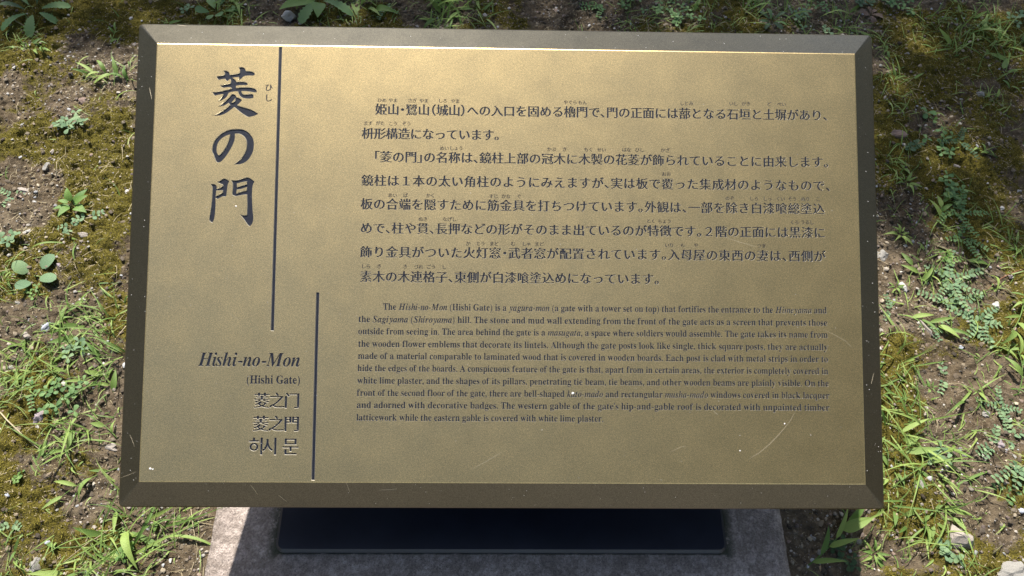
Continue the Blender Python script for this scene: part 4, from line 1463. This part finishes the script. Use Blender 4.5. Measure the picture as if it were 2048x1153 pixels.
stone(67, 1130, 32, 34, 'grey', 'grey stone cut by the bottom edge, lower left')
stone(89, 1084, 17, 16, 'blue', 'pale round stone on bare lower left soil')
stone(20, 990, 14, 12, 'blue', 'bluish chip at the lower left edge')
stone(190, 1056, 11, 10, 'pale', 'left one of two pale pebbles below the frame corner')
stone(200, 1057, 11, 11, 'orange', 'right one of two pebbles below the frame corner')
stone(42, 1078, 12, 11, 'pale', 'pale pebble left of the round stone, lower left')
stone(578, 35, 52, 44, 'white', 'white mottled rock above the frame, beside the rosette', sink=0.1, flat=0.8)
stone(603, 42, 30, 26, 'brown', 'brownish rock right of the white mottled one', sink=0.1)
stone(350, 40, 17, 12, 'brown', 'brown chip above the upper left frame corner')
stone(1812, 113, 19, 14, 'grey', 'smooth grey stone in shade right of the frame')
stone(1788, 116, 9, 8, 'white', 'white chip left of the smooth grey stone')
stone(1955, 195, 42, 26, 'grey', 'rough grey rock in the upper right shade', rz=0.5, flat=0.5)
stone(1935, 207, 18, 12, 'orange', 'orange stone in front of the rough grey rock')
stone(1908, 340, 24, 16, 'pale', 'flat whitish stone right of the clover patch', flat=0.4)
stone(2003, 417, 20, 18, 'white', 'rounded white stone right of the leaflet weed')
stone(2038, 383, 14, 14, 'white', 'white stone on the right photo edge, upper')
stone(1830, 446, 14, 18, 'blue', 'slim bluish stone near the right frame edge', rz=0.6)
stone(1768, 508, 44, 44, 'grey', 'lichened grey rock against the right frame edge', flat=0.6)
stone(1770, 541, 10, 8, 'white', 'tiny white stone under the lichened rock')
stone(1812, 572, 22, 36, 'white', 'rough white chip stone right of the frame', rz=0.35)
stone(2026, 549, 20, 26, 'purple', 'pinkish rounded stone at the right photo edge')
stone(1998, 607, 32, 28, 'white', 'white quartz stone under the pale leaflets')
stone(1857, 655, 16, 52, 'pale', 'long pale root-like stone on moss', rz=0.5, flat=0.8)
stone(1926, 691, 18, 12, 'blue', 'small pale-blue chip right of the frame')
stone(1893, 736, 13, 15, 'white', 'white pebble above the blue-grey sprout')
stone(1834, 757, 14, 9, 'orange', 'ochre chip right of the frame')
stone(1742, 742, 24, 40, 'white', 'white stone partly under the right frame edge')
stone(1971, 829, 24, 20, 'grey', 'light grey stone under arching blades, lower right')
stone(1896, 905, 20, 18, 'white', 'angular white stone on brown soil, lower right')
stone(1965, 916, 12, 20, 'white', 'upright white chip near the purplish stone')
stone(1996, 893, 26, 26, 'purple', 'purplish stone between leaflet weeds')
stone(1916, 1078, 58, 66, 'pale', 'large pale rock below the sprawling tuft', rz=0.5, flat=0.5)
stone(2038, 1021, 22, 16, 'blue', 'bluish white stone at the lower right edge')
stone(2010, 1146, 80, 44, 'grey', 'broad pale rock in the lower right corner', flat=0.35, sink=0.3)
stone(1790, 282, 50, 34, 'brown', 'crumbly brown rock near the right frame edge', flat=0.6)
stone(1835, 975, 26, 40, 'grey', 'grey stone hidden in the sprawling tuft')
stone(1638, 1135, 20, 16, 'orange', 'tan pebble in shade by the slab')
stone(1640, 1105, 14, 16, 'grey', 'grey pebble in shade by the slab')
stone(1628, 1076, 14, 14, 'grey', 'dark grey pebble close to the slab edge')
stone(1830, 1062, 10, 10, 'white', 'white pebble above the bottom edge, right')
stone(1902, 985, 9, 9, 'white', 'round white pebble right of the sprawling tuft')
stone(1840, 1010, 12, 10, 'pale', 'pale pebble under lying blades, lower right')


def twig(pts, r, mat, label, name='dry_stalk'):
    q = [at(a, b_) for a, b_ in pts]
    o0 = q[0]
    me = stem_mesh(name, [(p.x - o0.x, p.y - o0.y, gz(p.x, p.y) + 0.004 + 0.003 * math.sin(i * 1.7)) for i, p in enumerate(q)], r, mat)
    return tag(link(name, me, None, (o0.x, o0.y, 0)), label, 'stalk')


M_STRAW1 = leaf_mat('straw', (0.42, 0.34, 0.22), (0.50, 0.42, 0.28), 0.0, 0.7)
twig([(385, 1020), (393, 1060), (400, 1100), (397, 1128)], 0.0007, M_STRAW1, 'long pale straw beside the slab edge')
twig([(120, 360), (122, 335), (132, 310), (136, 298)], 0.0007, M_STRAW1, 'pale curved stalk right of the egg-shaped stone')
twig([(22, 370), (24, 355), (32, 345)], 0.0006, M_STRAW1, 'short bent stalk near the upper left edge')
twig([(0, 822), (30, 850), (60, 880), (85, 905)], 0.0013, M_STRAW1, 'thick dry stalk on the left below the stones')
twig([(36, 232), (38, 218), (38, 204)], 0.0006, M_STRAW1, 'thin upright straw piece at the upper left')
twig([(45, 185), (58, 190), (68, 196)], 0.0005, M_STRAW1, 'thin slanting straw piece at the upper left')
twig([(1868, 838), (1870, 852), (1869, 868)], 0.0007, M_STRAW1, 'pale straw piece on soil right of the frame')
twig([(20, 40), (50, 55), (75, 75)], 0.0016, M_STEM, 'brown twig under the upper left jagged weed')
twig([(1975, 1110), (1985, 1100), (2000, 1092)], 0.0009, M_STEM, 'grey twig above the lower right rock')
twig([(130, 1128), (180, 1090), (230, 1060), (262, 1035)], 0.0008, M_STRAW1, 'long dry stalk crossing the large lower left tuft')

# ------------------------------------------------------------------ the trees round about
# a tree behind the sign shades the top and the upper right of the view
def shade(gx_, gy_):
    bx = np.array([-3.5, -1.2, -0.75, 0.2, 0.44, 0.62, 1.2, 3.5]); by = np.array([0.9, 0.80, 0.76, 0.68, 0.46, 0.31, 0.27, 0.15])
    b_ = np.interp(gx_, bx, by) + (fbm(gx_, gy_, 7, 3, 33) - 0.5) * 0.22
    return gy_ > b_


def leaves(n, centre_fn, size, name, mat):
    c = centre_fn(n); n = len(c)
    d = rng.normal(size=(n, 3)); d /= np.linalg.norm(d, axis=1)[:, None]
    e = np.cross(d, rng.normal(size=(n, 3))); e /= np.linalg.norm(e, axis=1)[:, None]
    s_ = rng.uniform(*size, (n, 1))
    P = np.stack([c - d * s_, c + e * s_ * 0.45, c + d * s_, c - e * s_ * 0.45], 1)
    Q_ = np.arange(n * 4).reshape(n, 4)
    return fast_mesh(name, P.reshape(-1, 3), Q_, mat, {'tint': np.repeat(rng.random(n), 4)})


KX, KY = SUN.x / SUN.z, SUN.y / SUN.z


def crown_over(n):
    gx_ = rng.uniform(-2.6, 3.2, n * 3); gy_ = rng.uniform(0.2, 4.5, n * 3)
    k = shade(gx_, gy_)
    gx_ = gx_[k][:n]; gy_ = gy_[k][:n]
    z = 2.6 + rng.random(len(gx_)) * 1.9 + fbm(gx_, gy_, 1.2, 3, 12) * 1.0
    return np.stack([gx_ + KX * z, gy_ + KY * z, z], -1)


def trunk_mesh(name, path, r0, r1, sides=10):
    V = []; Fs = []
    for i, p in enumerate(path):
        t = i / (len(path) - 1); r = r0 + (r1 - r0) * t
        for k in range(sides):
            a = 6.283 * k / sides
            rr = r * (1 + 0.12 * math.sin(3 * a + i))
            V.append((p[0] + rr * math.cos(a), p[1] + rr * math.sin(a), p[2]))
    for i in range(len(path) - 1):
        for k in range(sides):
            k2 = (k + 1) % sides
            Fs.append((i * sides + k, i * sides + k2, (i + 1) * sides + k2, (i + 1) * sides + k))
    return mesh(name, V, Fs, M_BARK, True)


tr = empty('shade_tree', (0.6, 5.2, 0), 0, 'leafy tree behind the sign whose crown shades the top of the view', 'tree')
o = link('trunk', trunk_mesh('trunk', [(0, 0, -0.1), (0.03, -0.02, 0.8), (-0.05, 0.02, 1.7), (0, 0, 2.6), (0.1, -0.1, 3.6), (0.05, -0.2, 4.6)], 0.17, 0.06), tr)
for bx_, by_, bz_ in ((-1.8, -1.6, 3.5), (0.9, -2.4, 3.6), (-0.6, -1.2, 4.4), (1.8, -0.8, 3.9), (-0.3, -2.6, 3.3)):
    link('limb', trunk_mesh('limb', [(0, 0, 2.3), (bx_ * .4, by_ * .4, bz_ * .82), (bx_, by_, bz_)], 0.06, 0.015, 7), tr)
cr = leaves(38000, crown_over, (0.035, 0.065), 'crown', M_TREE)
co_ = link('crown', cr, tr, (-0.6, -5.2, 0))
co_['kind'] = 'stuff'


# unseen trees added round about, to darken what the metal mirrors
def ball_tree(x, y, h, r, label):
    t = empty('unseen_tree', (x, y, 0), U(0, 6), label, 'tree', 'unseen trees added for reflections')
    link('trunk', trunk_mesh('trunk', [(0, 0, -0.1), (0.1, 0, h * .3), (0, 0.1, h * .6), (0, 0, h * .8)], 0.22, 0.08), t)

    def f(n):
        out = []
        blobs = [(U(-.6, .6) * r, U(-.6, .6) * r, h * U(0.35, 0.95), r * U(0.45, 0.8)) for _ in range(9)]
        for bx_, by_, bz_, br in blobs:
            d = rng.normal(size=(n // 9, 3)); d /= np.linalg.norm(d, axis=1)[:, None]
            d *= br * rng.uniform(0.55, 1.0, (n // 9, 1)); d[:, 2] *= 0.8
            out.append(d + np.array([bx_, by_, bz_]))
        out = np.concatenate(out); out[:, 2] = np.maximum(out[:, 2], 0.3)
        return out
    o = link('crown', leaves(2600, f, (0.12, 0.22), 'crown', M_TREE), t); o['kind'] = 'stuff'


for i_, (a, d, h, r_) in enumerate(((-14, 5.2, 9.0, 2.3), (14, 6.0, 9.0, 2.3), (-42, 6.0, 8.8, 2.3))):
    ball_tree(d * math.cos(math.radians(a)), d * math.sin(math.radians(a)), h, r_, 'tall leafy tree standing beyond the picture, right of the sign')
RING = [(-100, 7.5, 9.5), (-80, 8, 10.5), (-58, 7, 10.5), (-35, 7, 8.5), (-10, 7.5, 6.0), (15, 8, 6.5), (40, 9, 6.5), (125, 10, 5.0), (150, 8.5, 5.5), (172, 7.5, 5.5), (195, 7.5, 5.5), (216, 8, 6), (236, 8, 6.5)]
for i, (a, d, h) in enumerate(RING):
    ball_tree(d * math.cos(math.radians(a)), d * math.sin(math.radians(a)), h, 2.1, 'dense leafy tree standing beyond the picture round the clearing')
